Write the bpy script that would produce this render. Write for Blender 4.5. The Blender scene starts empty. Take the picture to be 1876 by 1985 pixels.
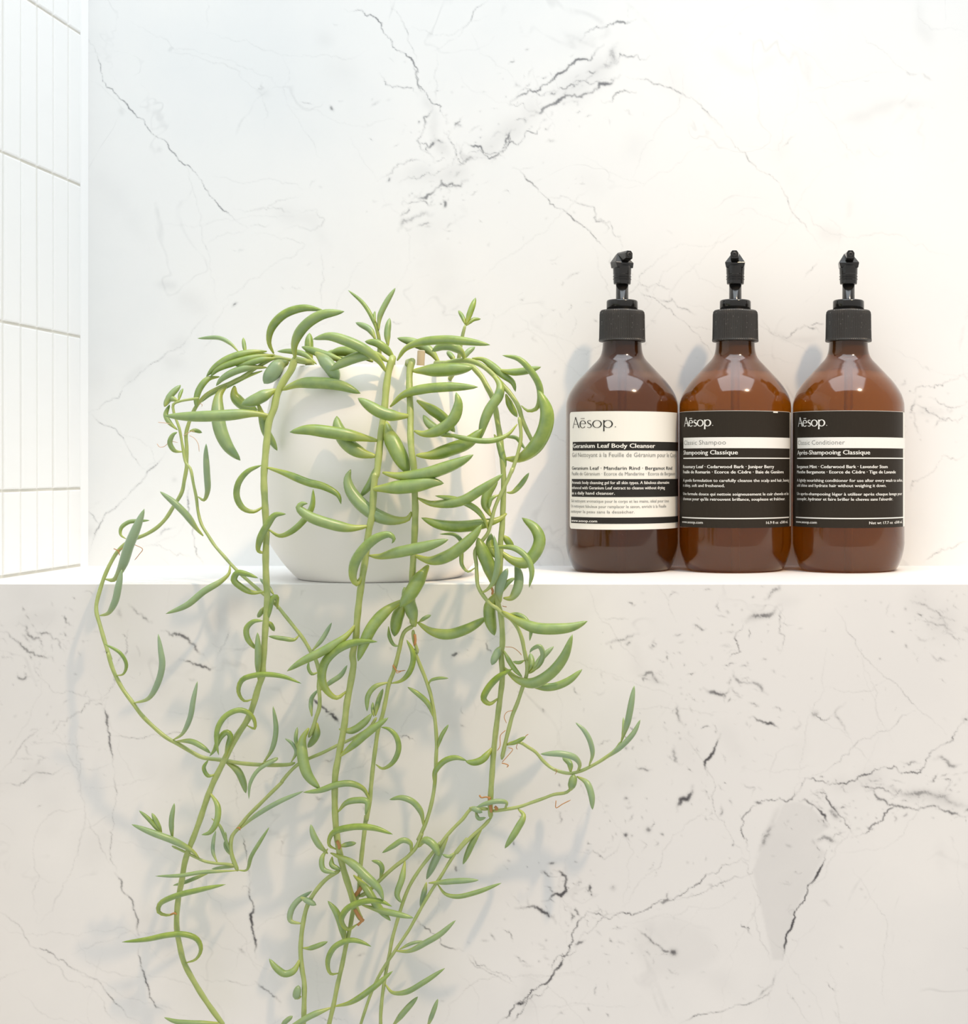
import bpy, bmesh, math, random
import numpy as np
from mathutils import Vector, Matrix

random.seed(7)
np.random.seed(7)
scene = bpy.context.scene
COL = scene.collection

# ------------------------------------------------------------------ camera
F = 2900.0                      # focal length in pixels of the 1876 x 1985 frame
PX, PY = 1440.0, 905.0          # foot of the perpendicular to the wall
CZ = 1.0708                     # camera height (ledge top is z = 1)
WALL, FRONT = 1.07, 0.909       # depth of the back wall and of the panel under the ledge
cam_d = bpy.data.cameras.new('camera')
cam = bpy.data.objects.new('camera', cam_d)
COL.objects.link(cam)
cam.location = (0, 0, CZ)
cam.rotation_euler = (math.pi / 2, 0, 0)
cam_d.sensor_fit = 'VERTICAL'
cam_d.sensor_height = 36.0
cam_d.lens = F / 1985 * 36.0
cam_d.shift_x = -(PX - 938) / 1985
cam_d.shift_y = -(992.5 - PY) / 1985
cam_d.clip_start = 0.01
scene.camera = cam

# ------------------------------------------------------------------ light
world = bpy.data.worlds.new('world')
scene.world = world
world.use_nodes = True
bg = world.node_tree.nodes['Background']
bg.inputs[0].default_value = (1.0, 0.99, 0.97, 1)
bg.inputs[1].default_value = 0.78


def area(name, loc, target, sx, sy, power, color):
    d = bpy.data.lights.new(name, 'AREA')
    d.shape = 'RECTANGLE'
    d.size, d.size_y, d.energy, d.color = sx, sy, power, color
    o = bpy.data.objects.new(name, d)
    COL.objects.link(o)
    o.location = loc
    o.rotation_euler = (Vector(target) - Vector(loc)).to_track_quat('-Z', 'Y').to_euler()
    return o


area('skylight', (0.02, 0.675, 2.25), (0.02, 0.676, 1.0), 1.1, 0.80, 13.5, (0.82, 0.92, 1.0))
ld = bpy.data.lights.new('ceiling_spot', 'SPOT')
ld.energy, ld.color = 56.0, (1.0, 0.70, 0.42)
ld.shadow_soft_size, ld.spot_size, ld.spot_blend = 0.028, math.radians(38), 1.0
lo = bpy.data.objects.new('ceiling_spot', ld)
COL.objects.link(lo)
lo.location = (0.47, 0.36, 2.28)
lo.rotation_euler = (Vector((-0.08, 0.93, 0.92)) - lo.location).to_track_quat('-Z', 'Y').to_euler()

vs = scene.view_settings
vs.view_transform = 'Standard'
vs.look = 'None'
vs.exposure = -0.10
vs.gamma = 1.0
vs.use_curve_mapping = False


# ------------------------------------------------------------------ helpers
def link(o, parent=None):
    COL.objects.link(o)
    if parent is not None:
        o.parent = parent
    return o


def mesh_obj(name, verts, faces, mat, parent=None, smooth=False):
    me = bpy.data.meshes.new(name)
    me.from_pydata([tuple(v) for v in verts], [], faces)
    if smooth:
        me.polygons.foreach_set('use_smooth', [True] * len(me.polygons))
    me.update()
    if mat:
        me.materials.append(mat)
    return link(bpy.data.objects.new(name, me), parent)


def bm_obj(name, bm, mat, parent=None, smooth=False):
    bmesh.ops.recalc_face_normals(bm, faces=bm.faces[:])
    me = bpy.data.meshes.new(name)
    bm.to_mesh(me)
    bm.free()
    if smooth:
        me.polygons.foreach_set('use_smooth', [True] * len(me.polygons))
    if mat:
        me.materials.append(mat)
    return link(bpy.data.objects.new(name, me), parent)


def empty(name, loc):
    o = bpy.data.objects.new(name, None)
    o.empty_display_size = 0.02
    o.location = loc
    return link(o)


def tag(o, label=None, cat=None, group=None, kind=None):
    for k, v in (('label', label), ('category', cat), ('group', group), ('kind', kind)):
        if v:
            o[k] = v
    return o


def at(px, py, d):
    """photo pixel at a known distance -> point in the room"""
    return Vector(((px - PX) * d / F, d, CZ + (PY - py) * d / F))


CROP = {'A': (300, 540, 4.467), 'B': (660, 540, 4.467), 'C': (160, 880, 4.467), 'D': (480, 880, 4.726),
        'E': (760, 880, 4.69), 'F': (180, 1240, 4.467), 'G': (540, 1240, 4.964), 'H': (820, 1240, 4.264),
        'I': (220, 1580, 4.69), 'J': (480, 1580, 3.608), 'P': (0, 0, 1.0),
        'W': (160, 0, 2.345), 'X': (900, 0, 1.922), 'Y': (900, 1050, 1.922), 'Z': (0, 1100, 2.2433),
        'K': (1060, 460, 5.211), 'L': (0, 560, 2.92)}


def trace(s, crop='P'):
    """'A 1,2 3,4 B 5,6' -> list of photo pixels"""
    out = []
    for w in s.split():
        if w in CROP:
            crop = w
            continue
        x, y = (float(v) for v in w.split(','))
        ox, oy, k = CROP[crop]
        out.append((ox + x / k, oy + y / k))
    return out


def catmull(P, step):
    """smooth curve through the rows of P, about step apart (measured on the first two columns)"""
    P = np.array(P, float)
    if len(P) == 2:
        n = max(3, int(np.hypot(*(P[1] - P[0])[:2]) / step) + 1)
        t = np.linspace(0, 1, n)[:, None]
        return P[0] * (1 - t) + P[1] * t
    Q = np.vstack([2 * P[0] - P[1], P, 2 * P[-1] - P[-2]])
    out = []
    for i in range(1, len(Q) - 2):
        p0, p1, p2, p3 = Q[i - 1:i + 3]
        a = [0.0]
        for u, v in ((p0, p1), (p1, p2), (p2, p3)):
            a.append(a[-1] + max(np.hypot(*(v - u)[:2]), 1e-6) ** 0.5)
        n = max(2, int(np.hypot(*(p2 - p1)[:2]) / step) + 1)
        t = np.linspace(a[1], a[2], n, endpoint=False)[:, None]
        A1 = (a[1] - t) / (a[1] - a[0]) * p0 + (t - a[0]) / (a[1] - a[0]) * p1
        A2 = (a[2] - t) / (a[2] - a[1]) * p1 + (t - a[1]) / (a[2] - a[1]) * p2
        A3 = (a[3] - t) / (a[3] - a[2]) * p2 + (t - a[2]) / (a[3] - a[2]) * p3
        B1 = (a[2] - t) / (a[2] - a[0]) * A1 + (t - a[0]) / (a[2] - a[0]) * A2
        B2 = (a[3] - t) / (a[3] - a[1]) * A2 + (t - a[1]) / (a[3] - a[1]) * A3
        out.append((a[2] - t) / (a[2] - a[1]) * B1 + (t - a[1]) / (a[2] - a[1]) * B2)
    out.append(P[-1:])
    return np.vstack(out)


# ------------------------------------------------------------------ materials
class NT:
    def __init__(s, name):
        s.m = bpy.data.materials.new(name)
        s.m.use_nodes = True
        s.t = s.m.node_tree
        s.b = s.t.nodes['Principled BSDF']

    def n(s, typ, **kw):
        nd = s.t.nodes.new(typ)
        for k, v in kw.items():
            if k.startswith('i_'):
                nd.inputs[k[2:].replace('_', ' ')].default_value = v
            else:
                setattr(nd, k, v)
        return nd

    def l(s, a, b):
        s.t.links.new(a, b)

    def math(s, op, a, b=None, clamp=False):
        nd = s.t.nodes.new('ShaderNodeMath')
        nd.operation = op
        nd.use_clamp = clamp
        for i, v in enumerate((a, b)):
            if v is None:
                continue
            if isinstance(v, (int, float)):
                nd.inputs[i].default_value = v
            else:
                s.l(v, nd.inputs[i])
        return nd.outputs[0]

    def mix(s, fac, a, b):
        nd = s.t.nodes.new('ShaderNodeMix')
        nd.data_type = 'RGBA'
        for i, v in ((0, fac), (6, a), (7, b)):
            if isinstance(v, (int, float)):
                nd.inputs[i].default_value = v
            elif isinstance(v, tuple):
                nd.inputs[i].default_value = (*v, 1)
            else:
                s.l(v, nd.inputs[i])
        return nd.outputs[2]

    def noise(s, co, scale, detail=4.0, rough=0.55, dist=0.0):
        nd = s.n('ShaderNodeTexNoise', i_Scale=scale, i_Detail=detail, i_Roughness=rough, i_Distortion=dist)
        s.l(co, nd.inputs['Vector'])
        return nd.outputs[0]

    def ramp(s, v, lo, hi, smooth=True):
        nd = s.n('ShaderNodeMapRange')
        if smooth:
            nd.interpolation_type = 'SMOOTHSTEP'
        s.l(v, nd.inputs[0])
        nd.inputs[1].default_value, nd.inputs[2].default_value = lo, hi
        return nd.outputs[0]

    def bump(s, h, strength, dist):
        nd = s.n('ShaderNodeBump', i_Strength=strength, i_Distance=dist)
        s.l(h, nd.inputs['Height'])
        s.l(nd.outputs[0], s.b.inputs['Normal'])


def plain(name, col, rough=0.5, spec=0.5, **kw):
    k = NT(name)
    k.b.inputs['Base Color'].default_value = (*col, 1)
    k.b.inputs['Roughness'].default_value = rough
    k.b.inputs['Specular IOR Level'].default_value = spec
    for a, v in kw.items():
        k.b.inputs[a.replace('_', ' ')].default_value = v
    return k.m


def marble(name, base, base2, vein, gain, attr=True):
    k = NT(name)
    co = k.n('ShaderNodeTexCoord').outputs['Object']
    big = k.noise(co, 5.0, 5, 0.55)
    mid = k.noise(co, 22.0, 6, 0.6, 0.6)
    fine = k.noise(co, 420.0, 3, 0.6)
    c = k.mix(k.ramp(big, 0.36, 0.68), base, base2)
    # hairline procedural veins where the slab is busy
    ridge = k.math('ABSOLUTE', k.math('SUBTRACT', k.noise(co, 7.0, 4, 0.5, 0.8), 0.5))
    hair = k.math('MULTIPLY', k.math('SUBTRACT', 1.0, k.ramp(ridge, 0.0, 0.008)), k.ramp(mid, 0.47, 0.70))
    # small dark specks
    sp = k.math('MULTIPLY', k.ramp(k.noise(co, 75.0, 4, 0.65, 1.0), 0.67, 0.76), k.ramp(big, 0.45, 0.65))
    dark = k.math('ADD', k.math('MULTIPLY', hair, 0.13), k.math('MULTIPLY', sp, 0.18))
    if attr:
        a = k.n('ShaderNodeAttribute', attribute_name='vein').outputs['Fac']
        br = k.noise(co, 230.0, 6, 0.72, 0.6)
        cr = k.ramp(k.math('ADD', a, k.math('MULTIPLY', k.math('SUBTRACT', br, 0.5), 1.5)), 0.12, 0.42)
        a = k.math('MULTIPLY', a, k.math('ADD', 0.55, k.math('MULTIPLY', cr, 0.7)))
        s = k.n('ShaderNodeAttribute', attribute_name='cloud').outputs['Fac']
        s = k.math('MULTIPLY', s, k.math('ADD', 0.5, mid))
        dark = k.math('ADD', dark, k.math('ADD', k.math('MULTIPLY', a, gain), k.math('MULTIPLY', s, 0.45)))
    dark = k.math('ADD', dark, k.math('MULTIPLY', k.math('SUBTRACT', fine, 0.5), 0.02), clamp=True)
    c = k.mix(dark, c, vein)
    k.l(c, k.b.inputs['Base Color'])
    k.b.inputs['Roughness'].default_value = 0.38
    k.b.inputs['Specular IOR Level'].default_value = 0.3
    return k.m


M_WALL = marble('marble_wall', (0.90, 0.90, 0.885), (0.84, 0.855, 0.855), (0.18, 0.185, 0.20), 1.3)
M_PANEL = marble('marble_panel', (0.87, 0.855, 0.83), (0.80, 0.79, 0.775), (0.10, 0.095, 0.10), 1.4)
M_LEDGE = marble('marble_ledge', (0.90, 0.90, 0.89), (0.85, 0.855, 0.855), (0.2, 0.2, 0.22), 0.9, attr=False)
M_TILE = plain('glazed_tile', (0.94, 0.94, 0.93), 0.12, 0.5)
M_GROUT = plain('grout', (0.78, 0.76, 0.69), 0.9, 0.1)
M_POT = plain('ceramic_white', (0.90, 0.875, 0.835), 0.5, 0.35)


def plant_mat(name, dark, light, blue, base, sss):
    k = NT(name)
    t = k.n('ShaderNodeAttribute', attribute_name='t').outputs['Fac']
    h = k.n('ShaderNodeAttribute', attribute_name='hue').outputs['Fac']
    u = k.n('ShaderNodeAttribute', attribute_name='streak').outputs['Fac']
    co = k.n('ShaderNodeTexCoord').outputs['Object']
    nz = k.noise(co, 180.0, 3, 0.5)
    g = k.mix(k.ramp(nz, 0.15, 0.85), dark, light)
    g = k.mix(k.math('MULTIPLY', h, 0.8), g, blue)
    g = k.mix(k.math('MULTIPLY', k.math('SUBTRACT', 1.0, k.ramp(t, 0.0, 0.42)), 0.75), g, base)
    tip = k.ramp(t, 0.90, 1.0)
    g = k.mix(k.math('MULTIPLY', tip, 0.35), g, dark)
    g = k.mix(k.math('MULTIPLY', u, 0.38), g, blue)
    k.l(g, k.b.inputs['Base Color'])
    k.b.inputs['Roughness'].default_value = 0.34
    k.b.inputs['Specular IOR Level'].default_value = 0.6
    k.b.inputs['Subsurface Weight'].default_value = sss
    k.b.inputs['Subsurface Radius'].default_value = (0.4, 0.8, 0.15)
    k.b.inputs['Subsurface Scale'].default_value = 0.004
    k.bump(nz, 0.12, 0.0004)
    return k.m


M_LEAF = plant_mat('succulent_leaf', (0.155, 0.255, 0.017), (0.315, 0.415, 0.05), (0.30, 0.41, 0.28), (0.50, 0.53, 0.06), 0.12)
M_STEM = plant_mat('succulent_stem', (0.28, 0.36, 0.085), (0.44, 0.49, 0.16), (0.42, 0.52, 0.24), (0.40, 0.46, 0.13), 0.05)
M_ROOT = plain('aerial_root', (0.52, 0.27, 0.11), 0.7, 0.2)
M_ROOT2 = plain('aerial_root_pale', (0.72, 0.50, 0.36), 0.7, 0.2)
M_SOIL = plain('potting_soil', (0.07, 0.05, 0.035), 1.0, 0.1)
M_STAKE = plain('cut_wood', (0.40, 0.32, 0.20), 0.8, 0.2)
M_STAKE2 = plain('cut_wood_end', (0.75, 0.66, 0.52), 0.8, 0.2)

# --- bottle materials
def amber(name, col):
    kb = NT(name)
    co = kb.n('ShaderNodeTexCoord').outputs['Object']
    dust = kb.ramp(kb.noise(co, 900.0, 2, 0.5), 0.68, 0.76)
    film = kb.noise(co, 40.0, 4, 0.6)
    kb.l(kb.mix(kb.math('MULTIPLY', dust, 0.3), col, (0.5, 0.4, 0.3)), kb.b.inputs['Base Color'])
    kb.b.inputs['Transmission Weight'].default_value = 0.86
    kb.b.inputs['IOR'].default_value = 1.40
    kb.b.inputs['Coat Weight'].default_value = 0.45
    kb.b.inputs['Coat Roughness'].default_value = 0.13
    kb.b.inputs['Specular IOR Level'].default_value = 0.45
    kb.l(kb.math('ADD', 0.06, kb.math('MULTIPLY', kb.ramp(film, 0.45, 0.75), 0.12)), kb.b.inputs['Roughness'])
    return kb.m


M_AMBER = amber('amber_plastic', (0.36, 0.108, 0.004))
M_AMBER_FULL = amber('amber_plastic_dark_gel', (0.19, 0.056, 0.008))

kc = NT('black_plastic_matte')
co = kc.n('ShaderNodeTexCoord').outputs['Object']
dust = kc.ramp(kc.noise(co, 1100.0, 2, 0.5), 0.69, 0.75)
kc.l(kc.mix(kc.math('MULTIPLY', dust, 0.45), (0.030, 0.027, 0.024), (0.5, 0.48, 0.45)), kc.b.inputs['Base Color'])
kc.b.inputs['Roughness'].default_value = 0.42
M_CAP = kc.m
M_GLOSS = plain('black_plastic_gloss', (0.012, 0.011, 0.010), 0.14, 0.5)
M_TUBE = plain('clear_tube', (0.35, 0.22, 0.12), 0.3, 0.5)
M_LCREAM = plain('paper_cream', (0.84, 0.83, 0.77), 0.45, 0.35)
M_LDARK = plain('paper_dark', (0.030, 0.024, 0.018), 0.45, 0.12)
M_INKD = plain('ink_dark', (0.022, 0.020, 0.018), 0.5, 0.25)
M_INKG = plain('ink_grey', (0.22, 0.22, 0.21), 0.5, 0.3)
M_INKW = plain('ink_white', (0.84, 0.83, 0.79), 0.5, 0.3)


# ------------------------------------------------------------------ marble walls
def fractal(P, rough):
    """jagged stone-like polyline through P"""
    P = np.array(P, float)
    while True:
        seg = np.hypot(*(P[1:] - P[:-1]).T)
        if seg.max() < 3.0 or len(P) > 4000:
            return P
        out = [P[0]]
        for a, b, L in zip(P[:-1], P[1:], seg):
            if L >= 3.0:
                nrm = np.array([-(b - a)[1], (b - a)[0]]) / max(L, 1e-6)
                out.append((a + b) / 2 + nrm * np.random.normal(0, rough * L))
            out.append(b)
        P = np.array(out)


def veins(X, Y, spec, step):
    """X, Y: pixel coordinates of the grid lines; spec lines: 'width strength [c] trace'"""
    V = np.zeros((len(Y), len(X)), np.float32)
    S = np.zeros_like(V)
    for line in spec.strip().split('\n'):
        w, s, kind, rest = line.split(None, 3)
        w, s = float(w), float(s)
        P = trace(rest)
        if len(P) == 1:
            P = [P[0], (P[0][0] + w * .5, P[0][1] + w * .3)]
        P = fractal(P, 0.05 if kind == 'c' else (0.14 if kind == 'j' else 0.085))
        n = len(P)
        ph = np.random.rand(4) * 6.28
        L = np.concatenate([[0], np.cumsum(np.hypot(*(P[1:] - P[:-1]).T))])
        wav = 0.75 + 0.30 * np.sin(L / 23 + ph[0]) + 0.25 * np.sin(L / 9 + ph[1])
        ends = np.clip(np.minimum(L, L[-1] - L) / min(12 + 0.1 * L[-1], 0.25 * L[-1] + 1), 0.3, 1)
        T = S if kind == 'c' else V
        for (x, y), q, e in zip(P, wav, ends):
            ww = max(w * 0.5 * (0.55 + 0.45 * q) * (0.6 + 0.4 * e), 0.95)
            R = ww * 2.2 + step
            i0, i1 = np.searchsorted(X, (x - R, x + R))
            j0, j1 = np.searchsorted(Y, (y - R, y + R))
            if i1 <= i0 or j1 <= j0:
                continue
            dd = np.hypot(X[None, i0:i1] - x, Y[j0:j1, None] - y) / ww
            val = s * (0.55 + 0.45 * q) * e * np.exp(-(dd ** 2) * 0.8)
            T[j0:j1, i0:i1] = np.maximum(T[j0:j1, i0:i1], val)
    return V, S


def slab_face(name, gx, gy, depth, mat, spec, back, polys=()):
    """a slab whose face is a fine grid (pixels gx, gy at the given depth) and which is `back` thick"""
    gx, gy = np.array(gx), np.array(gy)
    V, S = veins(gx, gy, spec, 2.0)
    for poly, s in polys:
        P = np.array(trace(poly))
        YY, XX = np.meshgrid(gy, gx, indexing='ij')
        ins = np.zeros(XX.shape, bool)
        for (x0, y0), (x1, y1) in zip(P, np.roll(P, -1, 0)):
            if y0 == y1:
                continue
            c = ((y0 > YY) != (y1 > YY)) & (XX < (x1 - x0) * (YY - y0) / (y1 - y0) + x0)
            ins ^= c
        f = ins.astype(np.float32) * s
        for _ in range(3 if s > 0.2 else 60):
            f[1:-1, 1:-1] = (f[1:-1, 1:-1] * 2 + f[:-2, 1:-1] + f[2:, 1:-1] + f[1:-1, :-2] + f[1:-1, 2:]) / 6
        S = np.maximum(S, f)
    nx, ny = len(gx), len(gy)
    xs = (gx - PX) * depth / F
    zs = CZ + (PY - gy) * depth / F
    co = np.zeros((ny, nx, 3), np.float32)
    co[..., 0] = xs[None, :]
    co[..., 1] = depth
    co[..., 2] = zs[:, None]
    co = co.reshape(-1, 3)
    idx = np.arange(nx * ny).reshape(ny, nx)
    q = np.stack([idx[:-1, :-1], idx[1:, :-1], idx[1:, 1:], idx[:-1, 1:]], -1).reshape(-1, 4)
    ex = np.array([[x, depth + b, z] for b in (0.0, back) for x in (xs[0], xs[-1]) for z in (zs[0], zs[-1])], np.float32)
    o = len(co)
    bx = np.array([[o + 4, o + 6, o + 7, o + 5], [o, o + 4, o + 5, o + 1], [o + 2, o + 3, o + 7, o + 6],
                   [o, o + 2, o + 6, o + 4], [o + 1, o + 5, o + 7, o + 3]])
    co = np.vstack([co, ex])
    q = np.vstack([q, bx])
    me = bpy.data.meshes.new(name)
    me.vertices.add(len(co))
    me.vertices.foreach_set('co', co.ravel())
    me.loops.add(q.size)
    me.loops.foreach_set('vertex_index', q.ravel().astype(np.int32))
    me.polygons.add(len(q))
    me.polygons.foreach_set('loop_start', (np.arange(len(q)) * 4).astype(np.int32))
    me.update(calc_edges=True)
    for nm, A in (('vein', V), ('cloud', S)):
        at_ = me.attributes.new(nm, 'FLOAT', 'POINT')
        at_.data.foreach_set('value', np.concatenate([A.ravel(), np.zeros(8, np.float32)]))
    me.materials.append(mat)
    return tag(link(bpy.data.objects.new(name, me)), kind='structure')


WALL_VEINS = """
2.6 .55 v W 25,180 50,205 75,280 90,340 92,370 170,450 250,535 340,625 390,660 430,715 500,775 550,840 590,900 650,960 710,1015 750,1035
2 .15 v W 40,370 100,410 160,460 220,520
9 .28 c W 165,495 185,520
12 .32 c W 345,670 352,690
2 .25 v W 750,1035 850,1020
2 .16 v W 560,1120 700,1060 750,1035
2 .16 v W 440,740 500,850 540,980 560,1120 580,1250 610,1380
3 .55 j W 1190,40 1210,55 1250,45 1310,65 1360,105 1380,160 1410,215 1470,245 1505,290 1520,360 1560,420 1590,470 1640,525 1660,560
2.4 .3 v W 1395,0 1440,70 1475,140 1500,220 1512,290
3 .45 v W 1840,5 1790,35 1760,100 1710,165
2.4 .2 v W 1710,165 1620,220 1580,240
3 .5 j W 1510,290 1515,350 1560,430
4 .4 j W 1590,470 1560,560 1520,640 1580,700 1600,740
3 .45 j W 1700,650 1720,740 1800,715 1850,715
11 .5 c W 1720,690 1740,720 1780,705
7 .4 j W 1710,660 1735,735 1790,715
3 .4 j W 1640,590 1670,640 1690,740
3 .5 j W 1520,640 1560,650 1580,700
3 .4 j W 1440,830 1530,810 1620,780 1660,760
6 .6 j W 1510,890 1600,865 1680,835 1750,820
4 .45 j W 1460,910 1530,915 1600,930
4 .45 j W 1440,990 1490,940
9 .38 j W 1435,1050 1480,1000 1590,975
5 .4 j W 1520,1030 1590,1018
7 .6 j W 1640,910 1642,945
3 .35 j W 1340,825 1380,800 1420,760 1560,740
2.4 .22 v W 1600,460 1610,400 1600,340 1615,290 1605,240
20 .30 c W 1540,420 1600,520 1600,640 1680,720
36 .26 c W 1440,800 1600,800 1760,740
3 .4 j W 1350,330 1400,390 1500,400 1520,440
4 .4 j W 1590,420 1625,410
5 .4 j W 1690,560 1725,575
8 .3 c W 1690,560 1725,575
3 .55 j X 0,580 60,560 90,590 150,560 200,540 270,500 295,450
4 .55 j X 0,530 60,545 90,575 150,590
4 .5 j X 100,605 150,540 190,480
3 .45 j X 130,580 170,520 160,480
5 .62 j X 170,385 220,350 320,305 380,260 440,220 520,165
6 .55 j X 240,415 320,390 400,360 470,345 550,310 580,280
4 .5 j X 430,155 480,110 540,90 640,72
2.4 .3 v X 610,30 612,65
4 .5 j X 570,240 580,200 620,210 690,208
4 .5 j X 510,375 550,380 580,340 640,345
11 .3 j X 490,260 560,230 570,160
3 .45 j X 160,385 220,385 240,415
3 .4 j X 330,300 350,330 440,300 540,290
3 .4 j X 200,350 280,355 330,320
3 .35 j X 380,340 420,300 500,260
40 .28 c X 0,590 150,500 300,370
44 .26 c X 300,360 480,280 580,190
3.4 .42 v X 600,285 680,295 740,320 820,355 880,390 930,440 960,475
2.8 .33 v X 960,475 1010,550 1060,600 1110,640 1150,660 1190,720 1230,800 1280,860 1330,925
6 .2 c X 880,390 960,475
3 .52 v X 180,625 250,680 310,740 380,790 440,840 500,900 550,950
3 .42 j X 310,740 360,730 430,760 490,825 540,825 580,880 590,920 570,950
3 .35 j X 480,830 540,850 520,870
3 .4 j X 545,950 555,1000
3 .3 v X 210,630 255,622
2.4 .35 j K 880,420 980,490 1060,490 1160,490 1290,550
2.4 .4 v K 890,500 960,580 1080,610 1200,710 1330,820 1420,890 1560,1050 1680,1200
4 .45 j K 1100,620 1180,640 1260,620 1300,680 1380,720 1500,780
2 .28 v K 1430,890 1570,910 1680,940
3 .35 j K 230,1000 290,900 280,800
3 .4 j K 200,760 250,700 215,670
3 .3 j K 0,230 90,220 140,190
3 .22 j K 180,430 240,390 350,330
3 .35 j X 1110,1195 1140,1240 1200,1260 1340,1250
14 .22 c X 1150,1240 1340,1260
2.6 .4 v X 1280,1215 1350,1208
2.6 .3 v X 1265,1040 1320,970
2.6 .3 v X 1185,545 1235,500
2 .2 v X 1480,120 1500,160 1600,235 1660,280 1700,275
4 .25 v X 1705,275 1745,300
2 .14 v X 1260,350 1450,300 1600,270
2 .15 v X 1260,360 1340,430 1400,520 1440,560 1490,610
2.4 .22 v X 1620,390 1660,340
22 .2 c X 1380,460 1500,430 1620,380 1740,390
24 .16 c X 1690,0 1700,90 1740,180
2 .14 v X 1690,0 1690,60 1740,110 1876,130
2 .13 v X 20,110 90,210 160,260 200,330
12 .16 c X 1440,740 1420,820
30 .2 c X 1320,860 1410,880
2 .16 v X 990,800 1090,795 1250,840
2 .12 v X 1000,540 1170,560 1240,400 1230,280
2 .12 v X 880,170 1000,80 1120,0
20 .12 c X 900,180 1060,270 1170,190
2.6 .35 j P 1755,765 1790,750 1830,742 1880,722
3 .4 j P 1762,775 1800,800 1830,815 1880,808
4 .35 j P 1785,845 1764,800 1775,765
3 .35 j P 1800,770 1845,790 1880,780
16 .2 c P 1770,800 1840,800
2.6 .3 j P 1750,960 1800,920 1870,880
3 .35 v P 1790,1090 1830,1060
3 .3 j P 1810,1075 1876,1050
2.4 .32 v L 500,705 560,680 620,635 690,570 780,490 860,420 990,345 1080,260 1168,150
20 .2 c L 690,540 840,430
34 .22 c L 920,400 1030,420
26 .2 c L 960,330 1050,300
2.6 .38 v L 520,710 570,760 660,800 720,890 820,1020
3 .42 v L 940,920 900,980 830,1040 760,1130 690,1200 620,1260 560,1350 500,1500
2 .16 v L 660,800 780,850 860,900
3 .38 v L 490,1250 560,1340
34 .34 c L 490,1370 520,1380
2 .2 v L 820,1020 880,980 840,880
5 .38 j L 890,1400 990,1350
2.4 .24 v L 810,1435 900,1450 1000,1510 1100,1530
3.4 .45 v L 1060,1100 1065,1230 1090,1390 1110,1480 1150,1555
10 .35 c L 985,1075 990,1085
2 .15 v W 565,150 700,190 860,230 900,250 1050,260 1180,270 1300,225
2 .13 v W 900,250 910,400 980,540 1090,730
2.4 .2 v W 565,0 567,130
2 .13 v W 1215,625 1280,740 1340,825
2 .18 v W 780,1060 900,1090 1010,1110 1000,1130 870,1200 730,1310 620,1380
2.4 .22 j W 920,1040 1000,1035 1060,1040 1100,1000 1060,950 970,960
2.4 .2 j W 680,950 800,950 900,910 1000,880
3 .3 j W 790,955 940,965
30 .14 c W 850,960 1050,1000 1120,1120
2.4 .22 v W 1080,1130 1090,1250 1085,1340 1095,1400
5 .6 v W 680,1395 705,1375
4 .3 j W 790,420 820,400 815,375
16 .16 c W 790,420 850,430
3 .35 j W 985,465 1050,475
6 .55 j W 1125,480 1140,505
3 .4 j W 1300,630 1320,640
3 .3 j W 1160,460 1185,460
3 .3 j W 1140,108 1160,112
2.4 .2 j W 940,1315 1000,1318
3 .3 j W 1400,1465 1455,1465
16 .2 c W 330,1290 440,1300
40 .16 c W 430,1350 560,1420
30 .14 c W 1080,180 1130,190
2 .25 v P 1180,640 1230,560 1300,480
"""
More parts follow.
